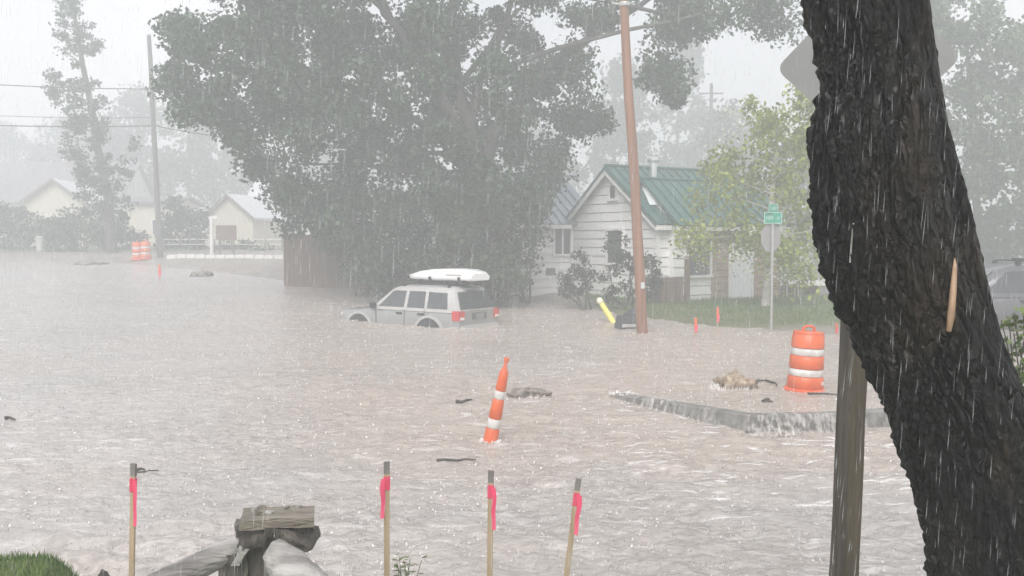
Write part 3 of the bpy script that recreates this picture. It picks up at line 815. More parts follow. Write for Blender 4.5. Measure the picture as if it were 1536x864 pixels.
# lean-to right of the house
def lean_to():
    Y = 36.0
    b = pt(1200, 460, Y); b.z = gz(b.x, Y)
    t = empty('lean_to', b, 'low open lean-to with a pale roof edge behind the street sign', 'shed')
    x0, x1 = pt(1168, 0, Y).x, pt(1262, 0, Y).x
    zt = pt(0, 424, Y).z
    MB().box(((x0 + x1) / 2, Y + .6, zt + .06), (x1 - x0, 1.6, .12)).build('roof', M['cladding'], t)
    MB().box(((x0 + x1) / 2, Y - .22, zt), (x1 - x0 + .04, .05, .22)).build('fascia', M['trim'], t)
    for i in range(10):
        MB().box((x0 + (x1 - x0) * (i + .5) / 10, Y + 1.3, zt - .75), ((x1 - x0) / 10 - .015, .04, 1.4)).build('wall_board', M['fence_brown'], t)
    for f in (.02, .34, .62, .98):
        MB().box((x0 + (x1 - x0) * f, Y - .1, zt - .8), (.09, .09, 1.4)).build('post', M['pole_grey'], t)
    MB().box((x0 + (x1 - x0) * .8, Y - .16, zt - .65), ((x1 - x0) * .34, .02, 1.0)).build('grey_sheet', M['sign_back'], t)
    c = pt(1187, 455, 35.2); c.z = gz(c.x, 35.2)
    ch = empty('garden_chair', c, 'dull grey garden chair standing in front of the lean-to', 'chair')
    MB().box(c + Vector((0, 0, .45)), (.5, .5, .05)).build('seat', M['cladding'], ch)
    MB().box(c + Vector((-.22, 0, .78)), (.05, .5, .6)).build('backrest', M['cladding'], ch)
    for sx in (-1, 1):
        for sy in (-1, 1):
            MB().box(c + Vector((sx * .21, sy * .21, .18)), (.05, .05, .5)).build('leg', M['cladding'], ch)
lean_to()

# brown board fence at the left of the cottonwood
A_, B_ = pt(427, 418, 37.5), pt(560, 425, 37.0)
fb = empty('board_fence', (A_.x, A_.y, gz(A_.x, A_.y)), 'brown vertical board fence under the left side of the cottonwood', 'fence')
zt = pt(0, 351, 37.5).z
nb = 24
first = None
for i in range(nb):
    p = A_.lerp(B_, (i + .5) / nb)
    zb = gz(p.x, p.y) - .15
    if first is None:
        W_ = (B_ - A_).length / nb - .012
        first = MB().box((p.x, p.y, (zb + zt) / 2), (W_, .022, zt - zb)).build('fence_board', M['fence_brown'], fb)
        p0, r0 = p.copy(), zt
    else:
        c = share(first, fb, Matrix.Translation((p.x - p0.x, p.y - p0.y + random.uniform(-.012, .012), random.uniform(-.03, .03))))
for z in (zt - .3, zt - 1.3):
    MB().box(((A_.x + B_.x) / 2, A_.y - .25 + .3, z), ((B_ - A_).length, .05, .09)).build('rail', M['fence_brown'], fb)
for f in (0, .5, 1):
    p = A_.lerp(B_, f)
    MB().box((p.x, p.y + .1, zt - 1.0), (.1, .1, 2.1)).build('post', M['fence_brown'], fb)

# ------------------------------------------------------------------ houses in the left distance
def far_house(name, label, px0, px1, py_eave, py_ridge, Y, depth, wall_m, roof_m, yaw=0.0, gable_front=True, win=(), over=.35):
    """a simple house from pixel extents of its front at depth Y: walls, roof slabs, windows"""
    a, b = pt(px0, py_eave, Y), pt(px1, py_eave, Y)
    cx_, W = (a.x + b.x) / 2, b.x - a.x
    ze, zr = a.z, pt(0, py_ridge, Y).z
    zb = min(gz(cx_, Y), ze - 1.5)
    t = empty(name, (cx_, Y, zb), label, 'house', rz=yaw)
    h, r = ze - zb, zr - zb
    w2, d = W / 2, depth
    if gable_front:
        MB().prism([(-w2, 0, -.3), (w2, 0, -.3), (w2, 0, h), (0, 0, r), (-w2, 0, h)], (0, d, 0)).build('wall', wall_m, t, world=False)
        k_ = (r - h) / w2
        for s in (-1, 1):
            MB().prism([(0, -over, r + .02), (s * (w2 + over), -over, h - k_ * over + .02), (s * (w2 + over), -over, h - k_ * over + .2), (0, -over, r + .2)], (0, d + 2 * over, 0)).build('roof_slope', roof_m, t, world=False)
            MB().prism([(0, -over - .03, r + .2), (s * (w2 + over), -over - .03, h - k_ * over + .2), (s * (w2 + over), -over - .03, h - k_ * over - .05), (0, -over - .03, r - .05)], (0, .025, 0)).build('rake_board', M['roof_brown'], t, world=False)
    else:
        MB().prism([(-w2, 0, -.3), (-w2, 0, h), (-w2, d / 2, r), (-w2, d, h), (-w2, d, -.3)], (W, 0, 0)).build('wall', wall_m, t, world=False)
        k_ = (r - h) / (d / 2)
        for s in (-1, 1):
            y0 = d / 2 + s * (d / 2 + over)
            MB().prism([(-w2 - over, d / 2, r + .02), (-w2 - over, y0, h - k_ * over + .02), (-w2 - over, y0, h - k_ * over + .2), (-w2 - over, d / 2, r + .2)], (W + 2 * over, 0, 0)).build('roof_slope', roof_m, t, world=False)
    for (fx, z0, z1, wd) in win:
        x = -w2 + W * fx
        f = MB().box((x, -.03, (z0 + z1) / 2), (wd + .2, .06, z1 - z0 + .2)).build('window', M['trim'], t, world=False)
        MB().box((x, -.07, (z0 + z1) / 2), (wd, .03, z1 - z0)).build('pane', M['glass'], f, world=False)
    return t
fh = far_house('long_house', 'long house under a broad grey roof at the far left', -120, 178, 302, 241, 84, 9, M['white_wall'], M['roof_grey'], gable_front=False, win=((.5, 1.0, 2.2, 1.2), (.7, 1.0, 2.2, 1.2), (.93, 1.0, 2.2, 1.0)))
MB().box((3.0, 4.0, pt(0, 232, 84).z - fh.location.z - .4), (.6, .6, 2.2)).build('chimney', M['roof_brown'], fh, world=False)
far_house('gabled_house', 'small pale house with a low gable half hidden by olive shrubs', 42, 124, 303, 272, 70, 8, M['cream_wall'], M['roof_pale'], yaw=.15, win=((.5, 1.2, 2.2, 1.0),))
far_house('flat_cottage', 'cream walled cottage between the poplar and the grey pole', 188, 262, 306, 296, 72, 6, M['cream_wall'], M['roof_grey'], gable_front=False, win=((.7, .9, 2.0, .9),))
far_house('cream_garage', 'cream gabled garage with a brown roof edge right of the grey pole', 306, 383, 326, 295, 68, 7, M['cream_wall'], M['roof_pale'], yaw=-.22, over=.3)
far_house('pale_roofed_house', 'white house with a pale roof behind the cream garage', 372, 470, 306, 268, 86, 9, M['white_wall'], M['roof_pale'], gable_front=False, win=((.12, 1.0, 2.3, 1.0), (.3, 1.0, 2.3, 1.2), (.62, 1.0, 2.3, 1.2)))

# porch of the pale roofed house, low rail, post with brown board, white border stones
Y = 57.0
lr = empty('low_rail_fence', (pt(250, 0, Y).x, Y, gz(pt(250, 0, Y).x, Y)), 'low thin rail fence in front of the cream garage', 'fence')
x0, x1 = pt(246, 0, Y).x, pt(424, 0, Y).x
for i in range(8):
    x = x0 + (x1 - x0) * i / 7
    MB().box((x, Y, gz(x, Y) + .35), (.07, .07, .9)).build('post', M['pole_grey'], lr)
for h in (.45, .75):
    MB().tube([(x0, Y, gz(x0, Y) + h), ((x0 + x1) / 2, Y, gz((x0 + x1) / 2, Y) + h), (x1, Y, gz(x1, Y) + h)], .025, 6).build('rail', M['steel'], lr)
Y = 55.0
bp_ = pt(318, 390, Y); bp_.z = gz(bp_.x, Y)
ps = empty('pale_post', bp_, 'pale post with an arm standing in front of the cream garage', 'post')
MB().box(bp_ + Vector((0, 0, 1.0)), (.16, .16, 2.2)).build('post', M['trim'], ps)
MB().box(bp_ + Vector((.12, 0, 2.15)), (.5, .12, .14)).build('arm', M['trim'], ps)
sb_ = pt(340, 390, 54.0); sb_.z = gz(sb_.x, 54.0)
bs = empty('brown_board_sign', sb_, 'brown board on two legs beside the pale post', 'sign')
MB().box((sb_.x, 54.0, pt(0, 349, 54).z), (1.2, .08, .85)).build('board', M['fence_brown'], bs, bevel=.03)
for s in (-.4, .4):
    MB().box((sb_.x + s, 54.07, (sb_.z + pt(0, 349, 54).z) / 2), (.09, .06, pt(0, 349, 54).z - sb_.z)).build('leg', M['pole_grey'], bs)
st0 = None
for i in range(12):
    px = 258 + i * 14.6
    x, y = on_water(px, 399.5)
    y = 51.5 - i * .12; x = (px - 768) / F_PX * y
    z = gz(x, y)
    if st0 is None:
        st0 = MB().prism([(-.25, -.14, -.1), (.25, -.14, -.1), (.25, -.14, .13), (.17, -.14, .2), (-.17, -.14, .2), (-.25, -.14, .13)], (0, .28, 0)).build('border_stone', M['white_paint'], world=False, bevel=.02)
        tag(st0, 'whitewashed border stone in the row along the far street edge', 'stone', 'white stones along the far street'); s_ = st0
    else:
        s_ = dup(st0)
    s_['label'] = 'whitewashed border stone, %s in the row along the far street edge' % ('leftmost second third fourth fifth sixth seventh eighth ninth tenth eleventh last'.split()[i] + (' from the left' if 0 < i < 11 else ''))
    s_.location = (x, y, z); s_.rotation_euler = (0, 0, random.uniform(-.1, .1))
ub = pt(62, 388, 58); ub.z = gz(ub.x, 58)
t = empty('utility_pedestal', ub, 'pale squat utility pedestal at the far left water edge', 'utility box')
MB().lathe([(.26, -.1), (.26, .75), (.28, .76), (.28, .84), (.2, .9)], 12, ub).build('body', M['cladding'], t, smooth=True)

# ------------------------------------------------------------------ poles and wires
def pole(name, label, base_px, top_px, Y, r0, r1, m):
    b = pt(base_px[0], base_px[1], Y); tp = pt(top_px[0], top_px[1], Y)
    b2 = b - (tp - b).normalized() * .8
    t = empty(name, b, label, 'utility pole')
    MB().tube([b2.lerp(tp, i / 10) + Vector((random.uniform(-.02, .02), 0, 0)) for i in range(11)], [r0 + (r1 - r0) * i / 10 for i in range(11)], 14).build('pole', M[m], t, smooth=True)
    return t, b, tp
pl, plb, plt = pole('utility_pole', 'grey weathered utility pole on the left beside the striped barrels', (241, 397), (230, 57), 52.0, .17, .11, 'pole_grey')
MB().lathe([(.125, -.02), (.125, .05), (.02, .1)], 10, plt).build('pole_cap', M['galv'], pl)
pr, prb, prt = pole('utility_pole', 'leaning reddish brown utility pole rising out of the flood before the white house', (965, 498), (925, -110), 23.9, .145, .102, 'pole_brown')
d_ = (prt - prb)
q_ = pt(934, 12, 23.9)
MB().lathe([(.135, -.05), (.14, 0), (.135, .05)], 14, q_).build('pole_band', M['steel'], pr)
MB().tube([q_ + Vector((-.1, -.02, 0)), q_ + Vector((-.34, -.04, .02))], .03, 8).build('insulator', M['cladding'], pr)
MB().box(prb + Vector((-.03, -.16, 1.2)), (.1, .012, .16)).build('pole_tag', M['galv'], pr)
pf, pfb, pft = pole('utility_pole', 'faint distant utility pole between the far trees above the green roof', (1066, 400), (1064, 128), 78.0, .2, .14, 'pole_grey')
MB().box(pft + Vector((0, 0, -.8)), (2.0, .12, .12)).build('crossarm', M['pole_grey'], pf)
def wire(label, a, b, sag, r=.02, group='power lines'):
    P = [a.lerp(b, i / 16) - Vector((0, 0, sag * 4 * (i / 16) * (1 - i / 16))) for i in range(17)]
    o_ = MB().tube(P, r, 6).build('power_line', M['wire'], smooth=True)
    tag(o_, label, 'power line', group)
wire('highest thin wire running left from the grey utility pole', pt(233, 136, 52), pt(-260, 108, 52), .25, .03)
wire('faint middle wire running left from the grey utility pole', pt(233, 178, 52), pt(-260, 158, 52), .25, .018)
wire('lowest thick wire running left from the grey utility pole', pt(235, 190, 52), pt(-260, 172, 52), .3, .035)
wire('wire sagging right from the grey utility pole into the cottonwood', pt(235, 190, 52), pt(560, 225, 46), .25, .03)
wire('cable running up left from the brown utility pole', q_ + Vector((-.3, -.04, .02)), pt(640, -60, 22.5), .12, .022)
wire('thin hazy wire passing above the green roof from the distant pole', pt(1064, 150, 78), pt(700, 236, 72), .4, .03)

# ------------------------------------------------------------------ silver car
def ring_loft(mb, st):
    n = len(st[0]); vs_ = [p for s in st for p in s]
    fs = [(i * n + j, i * n + (j + 1) % n, (i + 1) * n + (j + 1) % n, (i + 1) * n + j) for i in range(len(st) - 1) for j in range(n)]
    fs += [tuple(range(n))[::-1], tuple(range((len(st) - 1) * n, len(st) * n))]
    mb.add(vs_, fs)
def make_car(name, loc, yaw, label, paint, trimm, cat='car'):
    t = empty(name, loc, label, cat, rz=yaw)
    def sec(x, hw, zt, zb=.34):
        half = [(hw * .90, zb), (hw * .985, zb + .12), (hw, .62), (hw * .99, .80), (hw * .965, zt - .10), (hw * .93, zt - .03), (hw * .85, zt), (hw * .4, zt + .025)]
        pts_ = half + [(-y, z) for y, z in half[::-1]]
        return [Vector((x, y, z)) for y, z in pts_]
    mb = MB()
    ring_loft(mb, [sec(2.34, .66, .80, .42), sec(2.27, .80, .90, .38), sec(2.08, .885, .965), sec(1.7, .915, 1.00), sec(1.25, .92, 1.035), sec(.9, .92, 1.07), sec(0, .925, 1.085), sec(-1.2, .925, 1.09), sec(-1.95, .915, 1.09), sec(-2.2, .90, 1.085), sec(-2.31, .87, 1.06)])
    mb.build('body', paint, t, smooth=True, world=False)
    # greenhouse: pillars and roof
    gh = MB()
    def ringz(z, xf, xr, hy, rc=.10):
        return [Vector((xf, hy - rc * 1.6, z)), Vector((xf - rc, hy, z)), Vector((xr + rc * .8, hy, z)), Vector((xr, hy - rc * 1.2, z)), Vector((xr, -hy + rc * 1.2, z)), Vector((xr + rc * .8, -hy, z)), Vector((xf - rc, -hy, z)), Vector((xf, -hy + rc * 1.6, z))]
    ring_loft(gh, [ringz(1.03, 1.08, -2.30, .895), ringz(1.10, .98, -2.27, .878), ringz(1.60, .34, -2.03, .725), ringz(1.67, .22, -1.97, .68), ringz(1.72, .02, -1.86, .58), ringz(1.74, -.3, -1.6, .4)])
    gh.build('roof_shell', trimm if paint is M['silver'] else paint, t, smooth=True, world=False)
    def ys(z): return .878 - (z - 1.10) * .306
    for s in (1, -1):
        wins = [[(.66, 1.12), (.20, 1.555), (.06, 1.575), (-.30, 1.575), (-.30, 1.12)], [(-.42, 1.12), (-.42, 1.575), (-1.02, 1.575), (-1.06, 1.12)], [(-1.17, 1.12), (-1.14, 1.57), (-1.80, 1.555), (-1.90, 1.12)]]
        for wpoly in wins:
            MB().prism([(x, s * (ys(z) - .01), z) for x, z in wpoly], (0, s * .018, .005)).build('side_window', M['glass_car'], t, world=False)
        # tail light wrapping the corner, lower part clear
        tl = MB().prism([(-2.10, s * .885, .83), (-2.335, s * .845, .83), (-2.335, s * .845, 1.09), (-2.10, s * .885, 1.09)], (0, s * .045, 0)).prism([(-2.335, s * .885, .83), (-2.335, s * .66, .83), (-2.335, s * .66, 1.09), (-2.335, s * .885, 1.09)], (.12, 0, 0)).build('tail_light', M['red_lens'], t, world=False)
        MB().box((-2.345, s * .78, .88), (.02, .16, .07)).build('reverse_lens', M['clear_lens'], tl, world=False)
        MB().box((2.30, s * .60, .80), (.10, .30, .14)).build('headlight', M['clear_lens'], t, world=False, bevel=.02)
        m_ = MB().box((.78, s * 1.0, 1.14), (.12, .22, .17)).build('mirror', M['black'], t, world=False, bevel=.03)
        for x in (.0 - .05, -.86):
            MB().box((x - .1, s * .925, .96), (.20, .04, .05)).build('handle', M['black'], t, world=False)
        for x in (.74, -.36, -1.10):
            MB().box((x, s * .9235, .80), (.016, .008, .52)).build('door_gap', M['black'], t, world=False)
        MB().box((.22, s * .925, .55), (1.9, .04, .12)).build('rocker_trim', trimm, t, world=False, bevel=.015)
        MB().box((-2.12, s * .90, .58), (.40, .05, .16)).build('bumper_side', trimm, t, world=False, bevel=.015)
        for wx in (1.42, -1.27):
            # dark arch, flare and wheel
            arc = [(wx + .49 * math.cos(a), .38 + .49 * math.sin(a)) for a in [math.pi * i / 14 for i in range(15)]]
            MB().prism([(x, s * .90, z) for x, z in arc], (0, s * .032, 0)).build('wheel_well', M['black'], t, world=False)
            fl = MB()
            for i in range(14):
                (xa, za_), (xb, zb_) = arc[i], arc[i + 1]
                xo, zo = wx + (xa - wx) * 1.17, .38 + (za_ - .38) * 1.14
                xp, zp = wx + (xb - wx) * 1.17, .38 + (zb_ - .38) * 1.14
                fl.prism([(xa, s * .89, za_), (xb, s * .89, zb_), (xp, s * .89, zp), (xo, s * .89, zo)], (0, s * .065, 0))
            fl.build('fender_flare', trimm, t, world=False)
            wl_ = MB().tube([(wx, s * .72, .38), (wx, s * .74, .38), (wx, s * .90, .38), (wx, s * .93, .38)], [.33, .365, .365, .33], 20).build('wheel', M['rubber'], t, world=False)
            MB().tube([(wx, s * .90, .38), (wx, s * .94, .38)], [.22, .20], 14).build('rim', M['galv'], wl_, world=False)
        MB().tube([(-.1, s * .60, 1.79), (-1.75, s * .60, 1.78)], .022, 6).build('roof_rail', M['black'], t, world=False)
        for x in (-.1, -1.75):
            MB().box((x, s * .60, 1.745), (.10, .05, .09)).build('rail_foot', M['black'], t, world=False)
    for x in (-.5, -1.5):
        MB().box((x, 0, 1.815), (.07, 1.25, .035)).build('cross_bar', M['black'], t, world=False)
    MB().prism([(1.01, -.70, 1.10), (1.01, .70, 1.10), (.395, .57, 1.57), (.395, -.57, 1.57)], (.012, 0, .012)).build('windscreen', M['glass_car'], t, world=False)
    rw = MB().prism([(-2.262, -.76, 1.12), (-2.262, .76, 1.12), (-2.05, .62, 1.58), (-2.05, -.62, 1.58)], (-.02, 0, .01)).build('rear_window', M['glass_car'], t, world=False)
    MB().tube([(-2.295, .05, 1.13), (-2.235, -.45, 1.27)], .014, 5).build('wiper', M['black'], rw, world=False)
    MB().box((-2.05, 0, 1.655), (.12, .55, .05)).build('spoiler', paint, t, world=False, bevel=.015)
    tgp = MB().box((-2.325, 0, .93), (.03, .62, .18)).build('plate_recess', M['grey_paint'], t, world=False)
    MB().box((-2.343, 0, .92), (.012, .32, .15)).build('licence_plate', M['sign_back'], tgp, world=False)
    MB().box((-2.32, 0, .58), (.18, 1.66, .22)).build('rear_bumper', trimm, t, world=False, bevel=.04)
    MB().box((2.33, 0, .58), (.18, 1.5, .24)).build('front_bumper', trimm, t, world=False, bevel=.04)
    gr = MB().box((2.33, 0, .80), (.06, .80, .16)).build('grille', M['black'], t, world=False)
    for i in range(7):
        MB().box((2.365, -.33 + .11 * i, .80), (.02, .05, .14)).build('grille_bar', trimm, gr, world=False)
    return t
yaw = math.atan2(.588, -.81)
CAR = Vector((-2.78, 27.1, -.41))
car = make_car('silver_car', CAR, yaw, 'silver four wheel drive estate car stranded door deep in the flood', M['silver'], M['cladding'], cat='car')
# roof box on its bars
hd, lf = Vector((math.cos(yaw), math.sin(yaw), 0)), Vector((-math.sin(yaw), math.cos(yaw), 0))
rbx = empty('roof_box', CAR + hd * -1.22 + Vector((0, 0, 1.80)), 'white pointed roof box strapped on top of the silver car', 'roof box', rz=yaw)
def rsec(x, hw, z0, z1):
    pr_ = [(hw * .9, z0), (hw, z0 + .05), (hw, z0 + .12), (hw * .93, z0 + (z1 - z0) * .75), (hw * .7, z1), (-hw * .7, z1), (-hw * .93, z0 + (z1 - z0) * .75), (-hw, z0 + .12), (-hw, z0 + .05), (-hw * .9, z0)]
    return [Vector((x, y, z)) for y, z in pr_]
mb = MB()
ring_loft(mb, [rsec(1.30, .20, .12, .18), rsec(1.18, .31, .11, .24), rsec(.8, .42, .09, .33), rsec(.3, .46, .08, .39), rsec(-.3, .46, .08, .41), rsec(-.8, .46, .08, .39), rsec(-1.08, .44, .08, .33), rsec(-1.15, .40, .10, .28)])
mb.build('lid', M['box_white'], rbx, smooth=True, world=False)
mb = MB()
ring_loft(mb, [rsec(1.0, .30, .0, .115), rsec(.7, .40, -.0, .10), rsec(-.9, .43, 0, .10), rsec(-1.05, .40, .02, .11)])
mb.build('tray', M['black'], rbx, smooth=True, world=False)
for x in (.3, -.75):
    MB().box((x, .44, .12), (.10, .06, .14)).build('latch', M['black'], rbx, world=False)
MB().box((-.55, .452, .24), (.55, .012, .05)).build('emblem_strip', M['cladding'], rbx, world=False)

# grey vehicle behind the leaning trunk at the right
vx = pt(1502, 0, 20.5).x
make_car('grey_car', Vector((vx, 20.5, .36)), math.pi - .1, 'dark grey car parked right of the leaning tree trunk', M['grey_paint'], M['grey_paint'])

# ------------------------------------------------------------------ barrels
def make_barrel(x, y, z, label, group):
    t = empty('traffic_barrel', (x, y, z), label, 'traffic barrel', group)
    segs = [('orange_band', .06, .25, .285, .278, 'orange'), ('reflective_band', .25, .37, .268, .264, 'band'), ('orange_band', .37, .58, .270, .262, 'orange'), ('reflective_band', .58, .70, .252, .249, 'band'), ('orange_band', .70, .93, .256, .244, 'orange')]
    for nm, z0, z1, r0, r1, mm in segs:
        MB().lathe([(r0 - .012, z0 + .001), (r0, z0 + .012), (r1, z1 - .012), (r1 - .012, z1 - .001)], 28).build(nm, M[mm], t, smooth=True, world=False)
    MB().lathe([(.33, -.02), (.335, .03), (.30, .062), (.28, .0595)], 28).build('base_ring', M['orange_dirty'], t, smooth=True, world=False)
    MB().lathe([(.238, .931), (.236, .955), (.228, .962), (.10, .966)], 28).build('lid', M['orange'], t, smooth=True, world=False)
    hn = MB().tube([(-.11, 0, .96), (-.105, 0, 1.02), (-.06, 0, 1.045), (.06, 0, 1.045), (.105, 0, 1.02), (.11, 0, .96)], .022, 8).build('handle', M['orange'], t, smooth=True, world=False)
    return t
bx, by = on_water(1210, 586)
barrel = make_barrel(bx, by, float(water_z(bx, by)) - .02, 'orange and white striped barrel standing on the curb island', 'striped traffic barrels')
barrel.rotation_euler = (R(1.5), R(2.5), .4)
MB().box((.13, -.25, .16), (.07, .012, .05), Matrix.Rotation(.5, 3, 'Z')).build('sticker', M['clear_lens'], barrel, world=False)
for px, lb in ((206, 'left of the two faint striped barrels beside the grey pole'), (219, 'right of the two faint striped barrels beside the grey pole')):
    b2 = dup(barrel); x = pt(px, 0, 51.5).x
    b2.location = (x, 51.5, gz(x, 51.5) + .02); b2['label'] = lb; b2.rotation_euler = (0, 0, px * .3)

# leaning channel marker
x, y = on_water(735, 663)
b = Vector((x, y, float(water_z(x, y)) - .02)); tp = pt(760, 539, y - .05)
dl = empty('channel_marker', b, 'tilted orange and white tube marker standing in the open flood', 'traffic marker')
ax = (tp - b)
for nm, f0, f1, r0, r1, mm in (('orange_section', -.25, .17, .098, .092, 'orange'), ('reflective_section', .17, .285, .085, .082, 'band'), ('orange_section', .285, .52, .086, .074, 'orange'), ('reflective_section', .52, .62, .068, .066, 'band'), ('orange_section', .62, .86, .070, .055, 'orange')):
    MB().tube([b + ax * (f0 + .001), b + ax * (f0 + .012), b + ax * (f1 - .012), b + ax * (f1 - .001)], [r0 - .008, r0, r1, r1 - .008], 20).build(nm, M[mm], dl, smooth=True)
MB().tube([b + ax * .859, b + ax * .90, b + ax * .955, b + ax * 1.0], [.045, .024, .022, .026], 12).build('grip', M['orange_dirty'], dl, smooth=True)
MB().tube([b + ax * .975, b + ax * 1.012], [.034, .034], 12).build('knob', M['orange_dirty'], dl, smooth=True)

# ------------------------------------------------------------------ stakes
def stake(px_t, py_t, px_b, Y, label, rib, long_side=1, seed=1):
    rnd = random.Random(seed)
    tp = pt(px_t, py_t, Y)
    bt = pt(px_b, 864, Y)
    d = (bt - tp).normalized()
    L = (tp.z - (gz(bt.x, Y) - .25)) / -d.z
    bt = tp + d * L
    t = empty('survey_stake', (bt.x, bt.y, gz(bt.x, Y)), label, 'stake', 'pink ribboned survey stakes on the near bank')
    rot = Vector((0, 0, 1)).rotation_difference(-d).to_matrix() @ Matrix.Rotation(rnd.uniform(-.3, .3), 3, 'Z')
    MB().box(tp.lerp(bt, .5) , (.036, .018, L), rot).build('lath', M['lath'], t, bevel=.002)
    MB().box(tp + d * .035 + Vector((0, 0, .001)), (.0375, .0195, .08), rot).build('weathered_tip', M['lath_grey'], t)
    MB().box(tp + d * (.085 + .05), (.040, .023, .09), rot).build('ribbon_wrap', M['pink'], t)
    rb2 = MB()
    side = rot @ Vector((long_side, 0, 0)); fr = Vector((0, -1, 0))
    P = []
    n = 8
    for i in range(n + 1):
        f = i / n
        c = tp + d * (.10 + rib * f) + side * (.016 + .009 * math.sin(f * 2.6) + .005 * math.sin(f * 8)) + fr * (.016 + .006 * math.sin(f * 7))
        wv = .016 * (1 - .2 * f)
        P += [c - side * wv, c + side * wv + fr * .006]
    rb2.add(P, [(2 * i, 2 * i + 1, 2 * i + 3, 2 * i + 2) for i in range(n)])
    rb2.build('ribbon', M['pink'], t, smooth=True)
    return t
stake(194, 700, 188, 6.0, 'survey stake nearest the green lawn corner with a long pink ribbon', .30, 1, 1)
stake(578, 697, 577, 6.0, 'survey stake right of the board capped post with its ribbon wrapped close', .26, -1, 2)
stake(736, 711, 734, 6.2, 'upright survey stake below the tilted orange marker', .29, 1, 3)
stake(869, 723, 852, 6.2, 'leaning survey stake rightmost in the row of four', .27, 1, 4)
def flag(px, py_b, py_t, label, w_=.055, lean=0.0):
    x, y = on_water(px, py_b)
    z = max(float(water_z(x, y)), gz(x, y)) - .1
    hgt = (py_b - py_t) / F_PX * y + .1
    t = empty('marker_flag', (x, y, z), label, 'marker', 'small orange markers at the water edge')
    MB().box((x, y, z + hgt * .5), (.03, .02, hgt)).build('lath', M['lath'], t)
    MB().box((x + .005, y - .004, z + hgt * .72), (w_, .034, hgt * .5)).build('orange_wrap', M['orange_dirty'], t, bevel=.005)
    MB().box((x + w_ * .3, y - .03, z + hgt * .50), (w_ * .9, .006, hgt * .32), Matrix.Rotation(.12, 3, 'Y')).build('ribbon', M['pink'], t)
flag(1044, 505, 476, 'small orange marker right of the brown pole standing in the water', .07)
flag(1077, 491, 460, 'small orange marker on the lawn edge below the white door', .07)
flag(1256, 503, 484, 'faint small orange marker behind the striped barrel', .05)
flag(239, 423, 396, 'thin orange marker in the water in front of the grey pole', .10)

# ------------------------------------------------------------------ street sign
x, y = on_water(1158, 499)
z = gz(x, y)
ss = empty('street_sign', (x, y, z), 'steel sign post with green street name blades and the grey back of a stop sign', 'street sign')
S_ = y / F_PX
ztop = H - (306 - HOR) * S_
MB().box((x, y, (z - .3 + ztop) / 2), (.055, .055, ztop - z + .3)).build('post', M['steel'], ss)
oz = H - (356 - HOR) * S_
MB().prism([(x + .27 * math.cos(math.pi / 8 + i * math.pi / 4) - .03, y + .045, oz + .40 * math.sin(math.pi / 8 + i * math.pi / 4)) for i in range(8)], (0, .004, 0)).build('octagon_plate', M['sign_back'], ss)
def blade(zc, hh, hw, ang, legend):
    d = Vector((math.cos(ang), math.sin(ang), 0)); o_ = Vector((d.y, -d.x, 0))
    c = Vector((x - .0, y - .035, zc))
    rot = Matrix((d, -o_, ZUP)).transposed()
    bl = MB().box(c, (2 * hw, .012, 2 * hh), rot).build('name_blade', M['sign_green'], ss)
    brd = MB()
    for sz in (-1, 1): brd.box(c + o_ * .009 + ZUP * sz * (hh - .012), (2 * hw, .004, .016), rot)
    for sx in (-1, 1): brd.box(c + o_ * .009 + d * sx * (hw - .008), (.016, .004, 2 * hh - .034), rot)
    brd.build('border', M['sign_white'], bl)
    lg = MB()
    for u0, v0, w_, h_ in legend:
        lg.box(c + o_ * .009 + d * u0 * hw + ZUP * v0 * hh, (w_ * hw, .004, h_ * hh), rot)
    lg.build('legend', M['sign_white'], bl)
rl = random.Random(2)
blade(H - (313 - HOR) * S_, .125, .17, .55, [(-.5 + .25 * i, rl.uniform(-.15, .15), .10, rl.uniform(.5, .9)) for i in range(5)])
blade(H - (327 - HOR) * S_, .15, .225, -.12, [(-.72 + .17 * i, rl.uniform(-.1, .1), .07, rl.uniform(.45, .85)) for i in range(9) if i not in (5, 6)])

# ------------------------------------------------------------------ yellow tube and dark tub beside the brown pole
_yw = on_water(920, 483)[1]; a_, b_ = pt(920, 483, _yw), pt(903, 456, _yw + .3)
yt = empty('yellow_tube', a_, 'yellow tube with a pale cap tilting out of the water near the brown pole', 'marker post')
dd = (b_ - a_)
MB().tube([a_ - dd * .15, a_, b_], [.088, .088, .078], 16).build('tube', M['yellow'], yt, smooth=True)
MB().tube([b_ + dd * .03, b_ + dd * .08, b_ + dd * .26, b_ + dd * .32], [.06, .095, .09, .04], 16).build('cap', M['cream_plastic'], yt, smooth=True)
tu = pt(943, 486, 25.2); tu.z = float(water_z(tu.x, tu.y))
tb = empty('plastic_tub', tu, 'dark grey tub with a pale rim half sunk beside the brown pole', 'tub', rz=.25)
MB().add([(-.36, -.25, -.2), (.36, -.25, -.2), (.36, .25, -.2), (-.36, .25, -.2), (-.27, -.20, .36), (.36, -.20, .36), (.36, .22, .36), (-.27, .22, .36)], [(0, 1, 2, 3), (4, 5, 6, 7), (0, 1, 5, 4), (1, 2, 6, 5), (2, 3, 7, 6), (3, 0, 4, 7)]).build('bin', M['tub'], tb, world=False, bevel=.03)
MB().add([(-.1, -.2, .37), (.4, -.2, .37), (.4, .2, .37), (-.1, .2, .37), (.12, -.1, .55), (.26, -.1, .56), (.26, .1, .56), (.12, .1, .55)], [(0, 1, 2, 3), (4, 5, 6, 7), (0, 1, 5, 4), (1, 2, 6, 5), (2, 3, 7, 6), (3, 0, 4, 7)]).build('lid', M['tub'], tb, world=False, bevel=.02)
MB().box((-.02, -.262, .10), (.52, .03, .09)).build('rim', M['cladding'], tb, world=False, bevel=.01)

